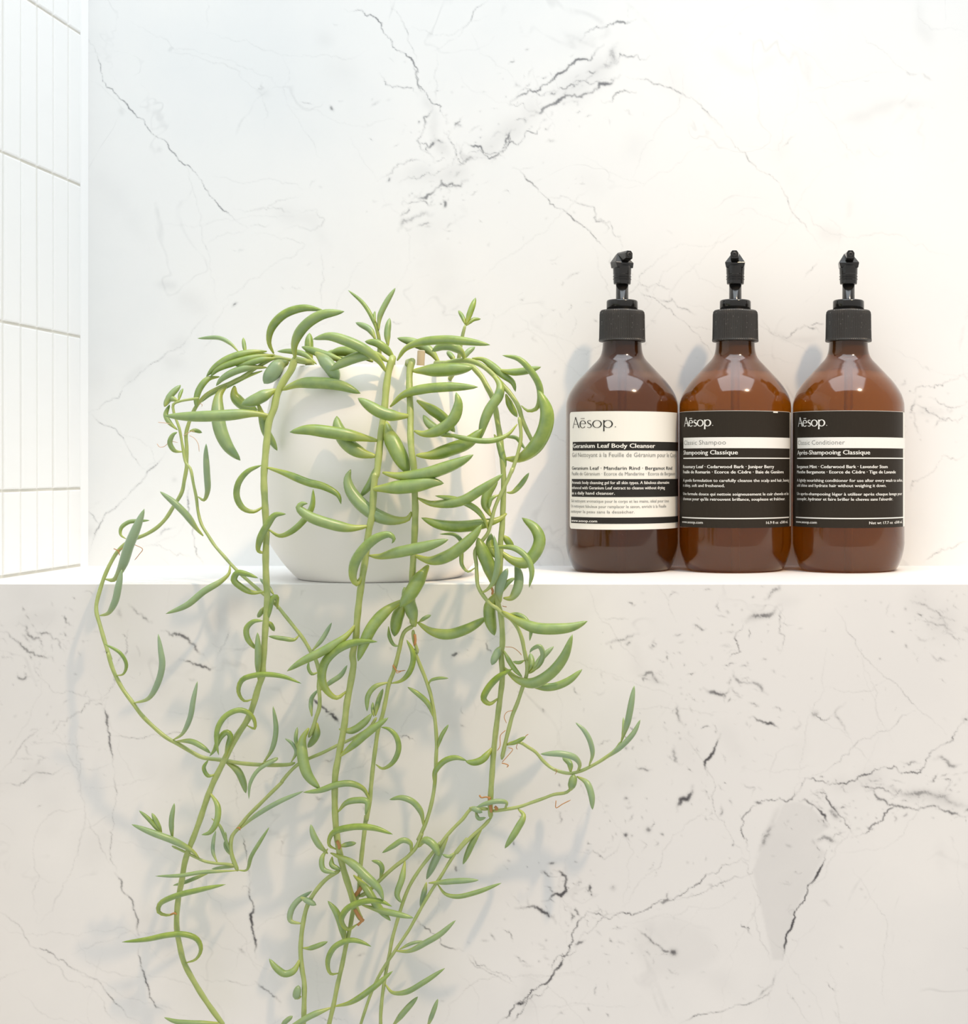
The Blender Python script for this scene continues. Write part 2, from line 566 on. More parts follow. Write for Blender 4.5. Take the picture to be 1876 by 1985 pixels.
PANEL_VEINS = """
3 .42 v Y 800,1797 900,1760 1000,1735 1090,1705 1130,1690 1150,1650
5 .35 v Y 1090,1705 1150,1650 1160,1600
3.6 .62 j Y 120,1800 200,1720 260,1670 320,1630 350,1590 380,1540 430,1490
3 .5 j Y 430,1490 480,1440 520,1400 570,1385 620,1390 680,1370 730,1335 780,1335 840,1290 900,1240 960,1205 1010,1195 1060,1190
3 .5 j Y 170,1797 220,1740 310,1660 330,1630
6 .6 j Y 190,1715 230,1710
3.4 .55 j Y 320,1620 385,1530 400,1470 440,1400 500,1385 570,1385
5 .6 j Y 330,1610 370,1555
5 .45 j Y 410,1510 450,1485
2.6 .36 v Y 780,1335 880,1310 960,1270 1060,1240
6 .4 j Y 725,1340 770,1330
3 .45 j Y 1060,1190 1050,1120 1035,1060 1050,1010 1090,970 1200,970 1220,960 1245,900
5 .45 j Y 1080,970 1110,975
4 .72 v Y 1185,1560 1210,1450 1230,1380 1280,1280 1330,1210 1350,1150
13 .34 c Y 1090,1180 1130,1080 1180,980
8 .3 j Y 1100,1150 1150,1040
2.4 .24 v Y 1065,1240 1080,1380 1100,1470 1140,1570
3 .4 j Y 1030,1180 1060,1240 1080,1220
4.4 .55 j Y 1245,965 1300,980 1330,1010 1360,1055
4 .5 j Y 1290,925 1350,960 1390,1010 1430,1060 1440,1100
18 .5 c Y 1375,990 1390,1020
10 .35 j Y 1370,990 1395,1030
9 .38 j Y 1300,1115 1340,1100 1390,1120
3 .5 j Y 1360,1140 1420,1080
3.4 .5 j Y 1440,1105 1480,1090 1540,1050 1600,985 1640,960
3.4 .5 j Y 1230,950 1300,880 1400,900 1480,870 1560,840 1700,860 1720,820 1760,770 1820,740 1850,680 1880,655
5 .45 j Y 1480,900 1540,960 1620,985 1700,990 1780,1000 1880,1020
4 .4 j Y 1470,890 1530,920 1600,960
9 .3 j Y 1560,900 1620,930 1690,940 1760,950 1880,990
24 .3 c Y 1600,940 1750,950 1880,990
34 .18 c Y 1350,900 1560,870
9 .42 j Y 1750,810 1800,820 1850,830
4 .4 j Y 1590,885 1640,900
4 .35 j Y 1620,820 1660,830 1700,825
5 .5 j Y 1860,660 1876,665
2.4 .3 v Y 1250,880 1400,820 1530,720 1620,660 1680,630
2.4 .28 v Y 1380,250 1440,350 1480,420 1560,500 1640,570 1740,660 1800,720
2 .2 v Y 1340,540 1420,560 1520,555 1580,510
9 .45 j Y 1120,215 1150,180 1180,155
9 .42 j Y 1050,300 1080,275 1130,275 1180,235
14 .25 c Y 1050,290 1130,270
3 .42 j Y 1035,290 1015,370 1030,410 980,440
3.4 .35 j Y 1185,240 1190,370 1170,420
7 .4 j Y 1000,480 1020,520 1090,530 1130,570
7 .5 j Y 890,545 930,560 1000,545
6 .42 j Y 650,500 700,490 740,530
12 .2 c Y 650,500 740,530
6 .42 j Y 530,380 600,365 650,345
5 .4 j Y 850,310 900,325
5 .55 j Y 1060,655 1110,670 1170,695
4 .5 j Y 880,695 915,690
5 .62 v Y 955,715 930,770 895,820 905,870
9 .58 j Y 850,910 830,960 795,1005
2.6 .3 v Y 820,730 870,790 930,930 985,1080 1040,1170
6 .36 j Y 785,600 800,660 820,690
7 .5 j Y 595,960 610,955
12 .5 j Y 680,1070
9 .6 j Y 597,1090
7 .36 j Y 780,760 800,830
5 .35 j Y 640,840 700,850
12 .4 j Y 1300,640
3 .4 j Y 1290,620 1310,650 1380,640
3 .3 v Y 510,285 610,290
5 .5 j Y 400,540 430,570
8 .4 j Y 600,765
2 .22 v Y 720,160 760,230 790,300
2 .18 v Y 455,165 490,260 600,400 660,470
3 .35 j Y 840,580 870,600
4 .4 j Y 1150,620 1190,630
4 .4 j Y 980,600 990,580
4 .35 j Y 1060,600 1100,610
3 .3 j Y 1030,900 1080,915 1070,950
6 .3 j Y 1420,600 1380,640 1430,720
2 .18 v Y 1250,900 1270,750 1330,520 1350,400
2 .18 v Y 1140,880 1160,790 1240,760
6 .55 j Y 310,1200 340,1195
6 .6 j Y 330,1225 380,1260 360,1320 290,1340
7 .6 j Y 190,1365 280,1370 340,1420
14 .5 j Y 545,1290 560,1295
5 .5 j Y 470,1275 460,1300
4 .4 j Y 410,1360 430,1400
3 .42 j Y 140,1440 180,1490
4 .42 j Y 185,1540 240,1580
2.6 .34 v Y 10,1540 100,1610 180,1650
5 .4 j Y 630,1440 700,1490 790,1535
12 .5 j Y 765,1530 790,1530
3.4 .5 j Y 1030,1415 1070,1470
4 .4 j Y 490,1650 490,1690
4 .4 j Y 515,1695
4 .4 j Y 455,1735 470,1750
3 .4 j Y 1345,1640 1390,1675
2.4 .26 v Y 1200,1650 1250,1740 1290,1797
2.4 .26 j Y 400,1150 480,1150 560,1155 580,1110
2.4 .22 v Y 590,1360 650,1270 740,1150 830,1050 910,1000
30 .2 c Y 660,1420 780,1500
3 .35 j Y 900,1170 895,1190
4 .4 j Y 890,1245 900,1240
4 .35 j Y 560,1430 590,1440
2.4 .25 j Y 1170,1270 1220,1270
60 .2 c Y 1660,200 1800,330
4 .3 j Y 1660,220 1760,260 1850,400
4 .3 j Y 1690,290 1740,300 1830,340
3 .36 v Z 0,940 150,895 300,860
3 .3 v Z 0,890 80,790 180,700
2.6 .32 v Z 480,730 600,745 700,735 830,715
4 .5 v Z 460,580 465,650 475,735 485,800 495,870
6 .5 v Z 462,630 470,700
2.6 .3 v Z 495,870 510,980 490,1080 478,1150 480,1270 510,1340
4.6 .5 v Z 500,1330 530,1370 560,1430 600,1530 605,1600
4 .5 v Z 605,1640 600,1680 630,1780 650,1870 720,1940
6 .5 j Z 700,275 780,290 830,330 885,380
5 .5 j Z 780,400 850,420 910,445 940,430
6 .42 j Z 560,160 620,210 660,240
10 .35 j Z 520,180 525,220
3 .36 j Z 560,270 555,340 500,500 440,570
40 .42 c Z 920,280 960,190 1080,120
24 .25 c Z 930,270 940,360
2.4 .3 v Z 940,400 980,320 1000,260
5 .4 j Z 0,280 60,310 130,370 230,385
5 .36 j Z 80,240 180,330 200,370
4 .35 j Z 150,260 220,290 280,370
4 .5 j Z 270,210 320,255
2.4 .22 v Z 150,390 200,500 380,560 440,580
2.4 .22 v Z 200,700 260,740 340,900 350,970 370,1080 340,1250 260,1420 170,1550
3 .3 j Z 200,720 290,670 360,620 440,570
2.4 .2 v Z 340,700 350,850 345,960
3 .36 v Z 0,1500 100,1580 230,1680 350,1760 450,1830 540,1930 620,1985
2.4 .22 v Z 130,1640 280,1780 420,1850 520,1985
2.4 .22 v Z 370,1080 430,1180 480,1290
2 .2 v Z 340,880 420,880 490,850
2.4 .25 v Z 960,560 1030,930 1045,1100
3 .4 v Z 1045,1150 1075,1280 1090,1370
5 .6 v Z 1090,1370 1100,1500 1112,1620 1112,1700
5 .5 j Z 1110,1800 1160,1840 1220,1890
2.4 .22 v Z 850,1770 1000,1800 1110,1810
5 .4 j Z 1035,1655 1065,1680
4 .4 j Z 975,1500 985,1510
4 .35 j Z 1220,1190 1235,1200
60 .16 c Z 620,880 800,900
60 .14 c Z 600,1500 760,1700
5 .6 j G 280,580 420,650 460,695 520,690 540,670
6 .6 j G 460,735 520,720 580,800
3 .5 j G 1140,890 1240,930 1320,1000
3.4 .5 j J 1180,735 1240,790 1330,840 1510,950
2.6 .34 j J 1540,970 1700,1090 1876,1200
3 .4 j J 480,1400 560,1440 700,1450
6 .5 j J 1440,350 1475,385
5 .5 j J 1540,890
6 .6 j P 875,1275 890,1265
5 .5 j P 905,1270
4 .5 j P 945,1240 955,1270
"""
EDGE = -0.4704                                    # tile wall plane


def flecks(zones, hairs, box, seed):
    """small flecks in the busy parts of a slab and long faint hairlines across it"""
    rnd = random.Random(seed)
    out = []
    for cx, cy, sx, sy, count, slant, top in zones:
        for _ in range(count):
            x, y = rnd.gauss(cx, sx), rnd.gauss(cy, sy)
            a = math.radians(rnd.gauss(slant, 32))
            L = rnd.choice((3, 5, 8, 13, 22)) * rnd.uniform(0.6, 1.3)
            x2, y2 = x + L * math.cos(a), y + L * math.sin(a)
            xm, ym = (x + x2) / 2 + rnd.gauss(0, L * .15), (y + y2) / 2 + rnd.gauss(0, L * .15)
            out.append('%.1f %.2f j P %.1f,%.1f %.1f,%.1f %.1f,%.1f' % (rnd.uniform(1.8, 5.0), rnd.uniform(.16, top), x, y, xm, ym, x2, y2))
    for _ in range(hairs):
        x, y = rnd.uniform(box[0], box[2]), rnd.uniform(box[1], box[3])
        a = rnd.uniform(0, math.pi)
        pts = []
        for _ in range(rnd.randint(4, 9)):
            pts.append('%.1f,%.1f' % (x, y))
            a += rnd.gauss(0, 0.28)
            L = rnd.uniform(25, 60)
            x, y = x + L * math.cos(a), y + L * math.sin(a)
        out.append('%.1f %.2f v P %s' % (rnd.uniform(1.7, 2.4), rnd.uniform(.08, .19), ' '.join(pts)))
    for _ in range(hairs // 2):
        x, y = rnd.uniform(box[0], box[2]), rnd.uniform(box[1], box[3])
        out.append('%.0f %.2f c P %.0f,%.0f %.0f,%.0f' % (rnd.uniform(24, 60), rnd.uniform(.06, .14), x, y, x + rnd.gauss(0, 60), y + rnd.gauss(0, 60)))
    return '\n'.join(out) + '\n'


WALL_VEINS += flecks([(860, 300, 60, 60, 70, -30, .5), (1050, 190, 70, 45, 60, -28, .5), (840, 390, 50, 30, 30, -20, .4),
                      (1180, 620, 90, 60, 40, 40, .35), (1800, 790, 50, 40, 30, 10, .4), (900, 500, 400, 260, 50, -20, .25)], 46, (170, 0, 1900, 1080), 3)
PANEL_VEINS += flecks([(1370, 1270, 130, 90, 120, 20, .45), (1320, 1420, 90, 90, 70, 60, .45), (1090, 1720, 60, 60, 60, 40, .55), (1240, 1590, 90, 60, 50, 70, .45),
                       (1760, 1540, 110, 30, 90, 10, .45), (1620, 1590, 50, 40, 40, 40, .5), (1800, 1210, 60, 50, 70, 40, .4), (70, 1240, 70, 50, 70, 30, .4),
                       (120, 1420, 60, 60, 40, -40, .3), (1160, 1830, 110, 60, 50, 40, .4), (700, 1500, 330, 260, 60, 20, .3), (1500, 1800, 250, 120, 50, 30, .3)],
                      60, (-40, 1140, 1920, 1985), 5)
gx = list(np.arange(165, 1945, 2.0)) + [2100, 2400, 2900]
gy = [-700, -420, -200] + list(np.arange(-60, 1098, 2.0)) + [PY - (0.985 - CZ) * F / WALL]
gx[0] = PX + EDGE * F / WALL
slab_face('wall_back', gx, gy, WALL, M_WALL, WALL_VEINS, 0.02)
ztop = 1.0 - 0.0007
gx = [PX + (EDGE - 0.004) * F / FRONT] + list(np.arange(-60, 1950, 2.0)) + [2100, 2400, 2900]
gy = [PY + (CZ - ztop) * F / FRONT] + list(np.arange(1134, 2045, 2.0)) + [2150, 2500, 3000]
slab_face('wall_lower', gx, gy, FRONT, M_PANEL, PANEL_VEINS, 0.02, polys=[
    ('Y 1190,975 1090,1180 1075,1230 1150,1560 1185,1560 1230,1380 1345,1160 1300,1110 1360,1060 1290,990 1245,970', 0.24),
    ('Y 640,1440 620,1500 700,1620 860,1610 960,1540 900,1450 780,1400', 0.13),
    ('Y 920,-10 930,20 900,0', 0.0)])
# ledge: slab between the panel and the wall, with a small eased front edge
prof = [(FRONT + 0.0003, 0.9993), (FRONT + 0.0005, 0.9997), (FRONT + 0.0010, 1.0), (WALL, 1.0), (WALL, 0.98), (FRONT + 0.021, 0.98), (FRONT + 0.0008, 0.9990)]
x0, x1 = EDGE - 0.004, 0.50
lv = [(x, y, z) for x in (x0, x1) for y, z in prof]
n = len(prof)
lf = [list(range(n - 1, -1, -1)), list(range(n, 2 * n))] + [[i, (i + 1) % n, n + (i + 1) % n, n + i] for i in range(n)]
bm = bmesh.new()
bv = [bm.verts.new(v) for v in lv]
for f in lf:
    bm.faces.new([bv[i] for i in f])
tag(bm_obj('ledge', bm, M_LEDGE), 'white marble ledge running along the base of the veined wall', None, None, 'structure')

# tile wall: backing + finger tiles
wl = empty('wall_left', (EDGE, WALL, 1.0))
tag(wl, 'white finger tile wall at the left of the marble', None, None, 'structure')
y0, y1, z0, z1 = 0.44, WALL + 0.02, 0.60, 1.60
bv = [(EDGE - 0.03 * a - 0.0012 * (1 - a), y, z) for a in (1, 0) for y in (y0, y1) for z in (z0, z1)]
bf = [[0, 1, 3, 2], [4, 6, 7, 5], [0, 4, 5, 1], [2, 3, 7, 6], [0, 2, 6, 4], [1, 5, 7, 3]]
bk = mesh_obj('grout', bv, bf, M_GROUT, wl)
bk.location = -wl.location


def tile_mesh(w, h, g=0.0016):
    bm = bmesh.new()
    bmesh.ops.create_cube(bm, size=1.0)
    for v in bm.verts:
        v.co = Vector((v.co.x * 0.006 - 0.003, v.co.y * (w - g), v.co.z * (h - g)))
    es = [e for e in bm.edges if all(v.co.x > -0.001 for v in e.verts)]
    bmesh.ops.bevel(bm, geom=es, offset=0.0011, segments=2, affect='EDGES', profile=0.6)
    me = bpy.data.meshes.new('tile')
    bm.to_mesh(me)
    bm.free()
    me.polygons.foreach_set('use_smooth', [False] * len(me.polygons))
    me.materials.append(M_TILE)
    return me


TW, TH = 0.02305, 0.1077
cols = [(1.0440, 1.0640)] + [(1.0440 - TW * (i + 1), 1.0440 - TW * i) for i in range(26)]
rows = [(1.0010, 1.0555)] + [(1.0555 + TH * i, 1.0555 + TH * (i + 1)) for i in range(4)]
cache = {}
for ya, yb in cols:
    low = [(1.0555 - TH * (i + 1), 1.0555 - TH * i) for i in range(4)]
    for za, zb in (rows if yb > FRONT else low + rows[1:]):
        key = (round(yb - ya, 4), round(zb - za, 4))
        if key not in cache:
            cache[key] = tile_mesh(*key)
        o = link(bpy.data.objects.new('tile', cache[key]), wl)
        o.location = (random.uniform(-0.0002, 0.0002), (ya + yb) / 2 - WALL, (za + zb) / 2 - 1.0)
        o.rotation_euler = (0, random.gauss(0, 0.002), random.gauss(0, 0.006))
sv = [(EDGE - 0.001, 1.0642, 1.0), (EDGE + 0.0022, WALL, 1.0), (EDGE - 0.001, WALL, 1.0)]
sv += [(x, y, 1.49) for x, y, z in sv]
se = mesh_obj('sealant', sv, [[0, 1, 4, 3], [1, 2, 5, 4], [2, 0, 3, 5], [0, 2, 1], [3, 4, 5]], M_TILE, wl)
se.location = -wl.location


# ------------------------------------------------------------------ bottles
def lathe(name, prof, seg, mat, parent, smooth=True, rib=None, cap=True):
    """prof: (r, z) from bottom to top; rib(i, k) scales the radius"""
    v, f = [], []
    for k, (r, z) in enumerate(prof):
        for i in range(seg):
            a = 2 * math.pi * i / seg
            rr = r * (rib(i, k) if rib else 1)
            v.append((rr * math.sin(a), -rr * math.cos(a), z))
    for k in range(len(prof) - 1):
        for i in range(seg):
            j = (i + 1) % seg
            f.append([k * seg + i, k * seg + j, (k + 1) * seg + j, (k + 1) * seg + i])
    if cap:
        f.append([i for i in range(seg)][::-1])
        f.append([(len(prof) - 1) * seg + i for i in range(seg)])
    return mesh_obj(name, v, f, mat, parent, smooth)


def smooth_profile(pts, n=5):
    P = catmull([(r * 1000, z * 1000) for r, z in pts], 1.6)
    return [(max(r, 0.0) / 1000, z / 1000) for r, z in P]


BR, BD = 0.0384, 1.0275          # body radius, distance of the bottle axes
SHOULDER = [(BR, 0.1115), (0.0381, 0.1150), (0.0364, 0.1203), (0.0336, 0.1252), (0.0300, 0.1300), (0.0265, 0.1337), (0.0230, 0.1374),
            (0.0195, 0.1411), (0.0165, 0.1443), (0.0149, 0.1468), (0.0139, 0.1500), (0.0134, 0.154), (0.0133, 0.158)]
FOOT = [(0.0295, 0.0), (0.0318, 0.0004), (0.0335, 0.0020), (0.0352, 0.0052), (0.0368, 0.0098), (0.0379, 0.0145), (BR, 0.0185)]


def body_profile():
    foot = smooth_profile(FOOT)
    sh = smooth_profile(SHOULDER)
    return [(0.012, 0.0022), (0.027, 0.0010)] + foot + [(BR, 0.05), (BR, 0.08)] + sh


def patch(name, a0, a1, z0, z1, r, mat, parent, th=0.00012, corner=0.0, na=None):
    """curved sheet on the body; angles are measured from the side that faces the room"""
    na = na or max(2, int(abs(a1 - a0) / math.radians(3)))
    A = list(np.linspace(a0, a1, na + 1))
    if corner:
        c = corner / r
        A = sorted(set(A + [a0 + c * q for q in (.05, .15, .3, .55, 1)] + [a1 - c * q for q in (.05, .15, .3, .55, 1)]))
    v, f = [], []
    for a in A:
        ins = 0.0
        if corner:
            q = min(a - a0, a1 - a) * r
            if q < corner:
                ins = corner - math.sqrt(max(corner ** 2 - (corner - q) ** 2, 0))
        for rr in (r + th, r):
            for z in (z0 + ins, z1 - ins):
                v.append((rr * math.sin(a), -rr * math.cos(a), z))
    for i in range(len(A) - 1):
        b, c = i * 4, i * 4 + 4
        f += [[b, c, c + 1, b + 1], [b + 2, b + 3, c + 3, c + 2], [b + 1, c + 1, c + 3, b + 3], [b, b + 2, c + 2, c]]
    e = (len(A) - 1) * 4
    f += [[0, 1, 3, 2], [e, e + 2, e + 3, e + 1]]
    return mesh_obj(name, v, f, mat, parent, False)


FONT_CACHE = {}


def text_mesh(body, weight):
    key = (body, weight)
    if key not in FONT_CACHE:
        c = bpy.data.curves.new('lettering', 'FONT')
        c.body = body
        c.resolution_u = 2
        c.offset = min(weight, 0.0)
        o = bpy.data.objects.new('lettering', c)
        COL.objects.link(o)
        dg = bpy.context.evaluated_depsgraph_get()
        me = o.evaluated_get(dg).to_mesh()
        vs_ = np.array([v.co[:2] for v in me.vertices])
        fs = [list(p.vertices) for p in me.polygons]
        o.evaluated_get(dg).to_mesh_clear()
        bpy.data.objects.remove(o)
        bpy.data.curves.remove(c)
        if weight > 0:
            nn = len(vs_)
            fs = fs + [[i + nn for i in q] for q in fs]
            vs_ = np.vstack([vs_ - (weight, 0), vs_ + (weight, 0)])
        FONT_CACHE[key] = (vs_, fs)
    return FONT_CACHE[key]


CAPH = 0.70     # cap height of the built-in face in em, refined below
_v, _f = text_mesh('H', 0.0)
CAPH = float(_v[:, 1].max() - _v[:, 1].min())


def stroke(P, W):
    """flat ribbon along P with half widths W/2 (variable pen)"""
    P = np.array(P, float)
    W = np.array(W, float)
    T = np.gradient(P, axis=0)
    T /= np.maximum(np.hypot(T[:, 0], T[:, 1]), 1e-6)[:, None]
    N = np.stack([-T[:, 1], T[:, 0]], 1)
    A, B = P + N * W[:, None] / 2, P - N * W[:, None] / 2
    v = np.vstack([A, B])
    k = len(P)
    return v, [[i, i + 1, k + i + 1, k + i] for i in range(k - 1)]


def wordmark(wt):
    """flared roman lettering A e-macron s o p, cap height 1"""
    V, Fc, x = [], [], 0.0

    def add(P, W):
        v, f = stroke(P, W)
        o = sum(len(q) for q in V)
        V.append(v)
        Fc.extend([[i + o for i in q] for q in f])

    def ell(cx, cy, rx, ry, a0, a1, thin, thick, n=22):
        a = np.radians(np.linspace(a0, a1, n))
        return np.stack([cx + rx * np.cos(a), cy + ry * np.sin(a)], 1), (thin + (thick - thin) * np.abs(np.cos(a)) ** 1.5) * wt

    L = lambda p, q, n=6: np.linspace(p, q, n)
    fl = lambda a, b: np.array([b, a, a * .95, a * .95, a, b]) * wt
    add(L((0.0, 0.0), (0.31, 1.0)), fl(.055, .075))
    add(L((0.29, 1.0), (0.66, 0.0)), fl(.105, .13))
    add(L((0.12, 0.34), (0.52, 0.34)), fl(.05, .05))
    e0 = 0.74
    add(*ell(e0 + .25, .33, .24, .34, 5, 320, .055, .11))
    add(L((e0 + .04, .37), (e0 + .47, .37)), fl(.05, .05))
    add(L((e0 + .08, .86), (e0 + .42, .86)), fl(.055, .055))
    s0 = 1.32
    P = catmull([(s0 + .33, .60), (s0 + .22, .67), (s0 + .08, .60), (s0 + .09, .46), (s0 + .21, .36), (s0 + .33, .25), (s0 + .33, .08), (s0 + .2, 0.0), (s0 + .03, .06)], .04)
    w = .055 + .06 * np.exp(-((np.linspace(0, 1, len(P)) - .5) / .2) ** 2)
    add(P, w * wt)
    o0 = 1.76
    add(*ell(o0 + .31, .33, .29, .335, 0, 362, .055, .11, 34))
    p0 = 2.48
    add(L((p0 + .05, .68), (p0 + .05, -.34)), fl(.10, .12))
    add(*ell(p0 + .31, .33, .27, .335, -165, 165, .055, .11, 30))
    add(L((p0 + .74, .055), (p0 + .81, .055)), np.array([.02, .06, .075, .075, .06, .02]))
    return np.vstack(V), Fc


class Bottle:
    def __init__(s, x, cpx, label, spout_rot):
        s.root = empty('pump_bottle', (x, BD, 1.0))
        tag(s.root, label, 'bottle', 'amber pump bottles on the ledge')
        s.x, s.cpx = x, cpx
        s.view = math.atan2(-x, BD)              # turn of the line of sight to this bottle
        s.R = BR * F / math.sqrt(BD ** 2 + x ** 2) * 1.003
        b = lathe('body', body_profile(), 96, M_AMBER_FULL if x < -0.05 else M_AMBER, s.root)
        s.pump(spout_rot)

    def pump(s, rot):
        # ribbed collar
        cp = [(0.0149, 0.1566), (0.0158, 0.1567), (0.0160, 0.1573), (0.0159, 0.1582), (0.0158, 0.1590), (0.0156, 0.1680), (0.0155, 0.1752),
              (0.0152, 0.1770), (0.0144, 0.1780), (0.0108, 0.1782)]
        rib = lambda i, k: 1.0 if k < 3 or k > 7 else (1.0 if i % 2 else 0.975)
        lathe('collar', cp, 150, M_CAP, s.root, False, rib)
        lathe('neck_insert', [(0.0060, 0.1440), (0.0124, 0.1478), (0.0126, 0.1575)], 40, M_GLOSS, s.root)
        lathe('dip_tube', [(0.0022, 0.006), (0.0022, 0.1410)], 16, M_TUBE, s.root)
        lathe('collar_ring', [(0.0107, 0.1776), (0.0107, 0.1840), (0.0104, 0.1848), (0.0096, 0.1852), (0.0052, 0.1852)], 48, M_GLOSS, s.root)
        lathe('pump_stem', [(0.0050, 0.1848), (0.0050, 0.1856), (0.0043, 0.1862), (0.0042, 0.1975)], 32, M_GLOSS, s.root)
        nz = lathe('nozzle', [(0.0050, 0.1960), (0.0057, 0.1962), (0.0059, 0.1968), (0.0060, 0.1990), (0.0063, 0.1993), (0.0063, 0.1999), (0.0060, 0.2002),
                              (0.0060, 0.2008), (0.0063, 0.2011), (0.0063, 0.2017), (0.0060, 0.2020), (0.0060, 0.2028), (0.0062, 0.2031),
                              (0.0062, 0.2050), (0.0063, 0.2070), (0.0060, 0.2086)], 40, M_GLOSS, s.root, False)
        # head with slanted front facets, and the narrow spout that leaves it
        def hull(name, pts, bev):
            bm = bmesh.new()
            for p in pts:
                bm.verts.new(p)
            bmesh.ops.convex_hull(bm, input=bm.verts[:])
            bmesh.ops.dissolve_limit(bm, angle_limit=0.02, verts=bm.verts[:], edges=bm.edges[:])
            bmesh.ops.recalc_face_normals(bm, faces=bm.faces[:])
            bmesh.ops.bevel(bm, geom=bm.edges[:], offset=bev, segments=1, affect='EDGES')
            return bm_obj(name, bm, M_GLOSS, nz)
        hull('nozzle_head', [(sx * x, y, z) for sx in (-1, 1) for x, y, z in (
            (0.0061, -0.0046, 0.2072), (0.0061, 0.0046, 0.2072), (0.0069, -0.0040, 0.2108), (0.0066, 0.0050, 0.2112),
            (0.0008, -0.0058, 0.2106), (0.0026, 0.0018, 0.2176), (0.0022, 0.0050, 0.2172), (0.0030, 0.0062, 0.2080))], 0.00022)
        hull('spout', [(sx * x, y, z) for sx in (-1, 1) for x, y, z in (
            (0.0026, -0.0104, 0.2128), (0.0027, -0.0104, 0.2164), (0.0015, -0.0104, 0.2181), (0.0029, 0.0020, 0.2100),
            (0.0028, 0.0020, 0.2168), (0.0016, 0.0040, 0.2182))], 0.0002)
        mo = lathe('spout_mouth', [(0.0009, 0.0), (0.0016, 0.0), (0.0016, 0.0006), (0.0009, 0.0006)], 20, M_CAP, nz, True, None, False)
        mo.matrix_local = Matrix.Translation((0, -0.0102, 0.2154)) @ Matrix.Rotation(math.pi / 2, 4, 'X')
        nz.rotation_euler = (0, 0, rot)

    # photo pixels -> place on the body
    def ang(s, px):
        q = max(-0.9985, min(0.9985, (px - s.cpx) / s.R))
        return math.asin(q) + s.view

    def zz(s, py, a):
        d = BD - BR * math.cos(a)
        return CZ + (PY - py) * d / F - 1.0

    def bar(s, x0, x1, ya, yb, mat, parent, name='printed_band', lift=0.00030):
        a0, a1 = s.ang(x0), (s.ang(x1) if x1 < 5000 else x1 - 9000)
        am = s.ang(s.cpx)
        return patch(name, a0, a1, s.zz(yb, am), s.zz(ya, am), BR + lift, mat, parent, 0.00006)

    def put(s, verts, faces, ax, sx, z0, sz, mat, parent, lift, name='lettering'):
        v = []
        r = BR + lift
        for x, y in verts:
            a = ax + x * sx / r
            v.append((r * math.sin(a), -r * math.cos(a), z0 + y * sz))
        return mesh_obj(name, v, faces, mat, parent)

    def text(s, body, xl, xr, base, cap, mat, parent, weight=0.0, lift=0.00042):
        v, f = text_mesh(body, weight)
        x0, x1 = v[:, 0].min(), v[:, 0].max()
        a0 = s.ang(xl)
        capm = cap * (BD - BR) / F
        sz = capm / CAPH
        sx = sz * 0.98 if xr is None else (s.ang(xr) - a0) * (BR + lift) / (x1 - x0)
        am = s.ang(s.cpx)
        return s.put(np.stack([v[:, 0] - x0, v[:, 1]], 1), f, a0, sx, s.zz(base, am), sz, mat, parent, lift)

    def mark(s, xl, xr, base, cap, mat, parent, wt):
        v, f = wordmark(wt)
        a0 = s.ang(xl)
        x1 = v[:, 0].max()
        sx = (s.ang(xr) - a0) * BR / x1
        am = s.ang(s.cpx)
        return s.put(v, f, a0, sx, s.zz(base, am), cap * (BD - BR) / F, mat, parent, 0.00042)


def zr(ox, oy, k):
    return (lambda x: ox + x / k), (lambda y: oy + y / k), k


BX = [-0.0830, -0.0053, 0.0724]
cpx = [PX + x * F / BD for x in BX]
b1 = Bottle(BX[0], cpx[0], 'amber pump bottle with a cream label, nearest the plant, spout turned aside', math.radians(32))
b2 = Bottle(BX[1], cpx[1], 'amber pump bottle with a dark label, standing between the two other bottles', math.radians(-3))
b3 = Bottle(BX[2], cpx[2], 'amber pump bottle with a dark label, farthest from the plant', math.radians(4))

# cream label
X, Y, k = zr(1080 + 1, 760, 5.211)
b = b1
am = b.ang(b.cpx)
lab = patch('label', b.ang(1107), math.radians(84) + am, b.zz(1026.8, am), b.zz(797, am), BR + 0.00008, M_LCREAM, b.root, corner=0.0024)
tag(lab, 'cream paper label')
b.mark(X(170), X(596), Y(358), 110 / k, M_INKD, lab, 0.75)
FAR = 9000 + math.radians(80) + am
b.bar(X(168), FAR, Y(500), Y(589), M_INKD, lab)
b.text('Geranium Leaf Body Cleanser', X(172), X(970), Y(563), 43 / k, M_INKW, lab, 0.026)
b.text('Gel Nettoyant à la Feuille de Géranium pour le Corps', X(163), None, Y(655), 43 / k, M_INKG, lab, -0.004)
b.text('Geranium Leaf · Mandarin Rind · Bergamot Rind', X(160), X(1140), Y(785), 33 / k, M_INKD, lab, 0.012)
b.text('Feuille de Géranium · Ecorce de Mandarine · Ecorce de Bergamote', X(160), None, Y(842), 34 / k, M_INKG, lab, 0)
b.bar(X(158), FAR, Y(880), Y(1061), M_INKD, lab)
b.text('Aromatic body cleansing gel for all skin types. A fabulous alternative', X(160), None, Y(930), 30 / k, M_INKW, lab, 0.02)
b.text('enhanced with Geranium Leaf extract to cleanse without drying', X(160), None, Y(983), 30 / k, M_INKW, lab, 0.02)
b.text('as a daily hand cleanser.', X(160), X(580), Y(1037), 30 / k, M_INKW, lab, 0.02)
b.text('Gel nettoyant aromatique pour le corps et les mains, idéal pour tous', X(152), None, Y(1118), 30 / k, M_INKG, lab, 0)
b.text('Un nettoyant fabuleux pour remplacer le savon, enrichi à la Feuille', X(150), None, Y(1172), 30 / k, M_INKG, lab, 0)
b.text('nettoyer la peau sans la dessécher.', X(150), X(770), Y(1226), 30 / k, M_INKG, lab, 0)
b.bar(X(150), FAR, Y(1268), Y(1331), M_INKD, lab)
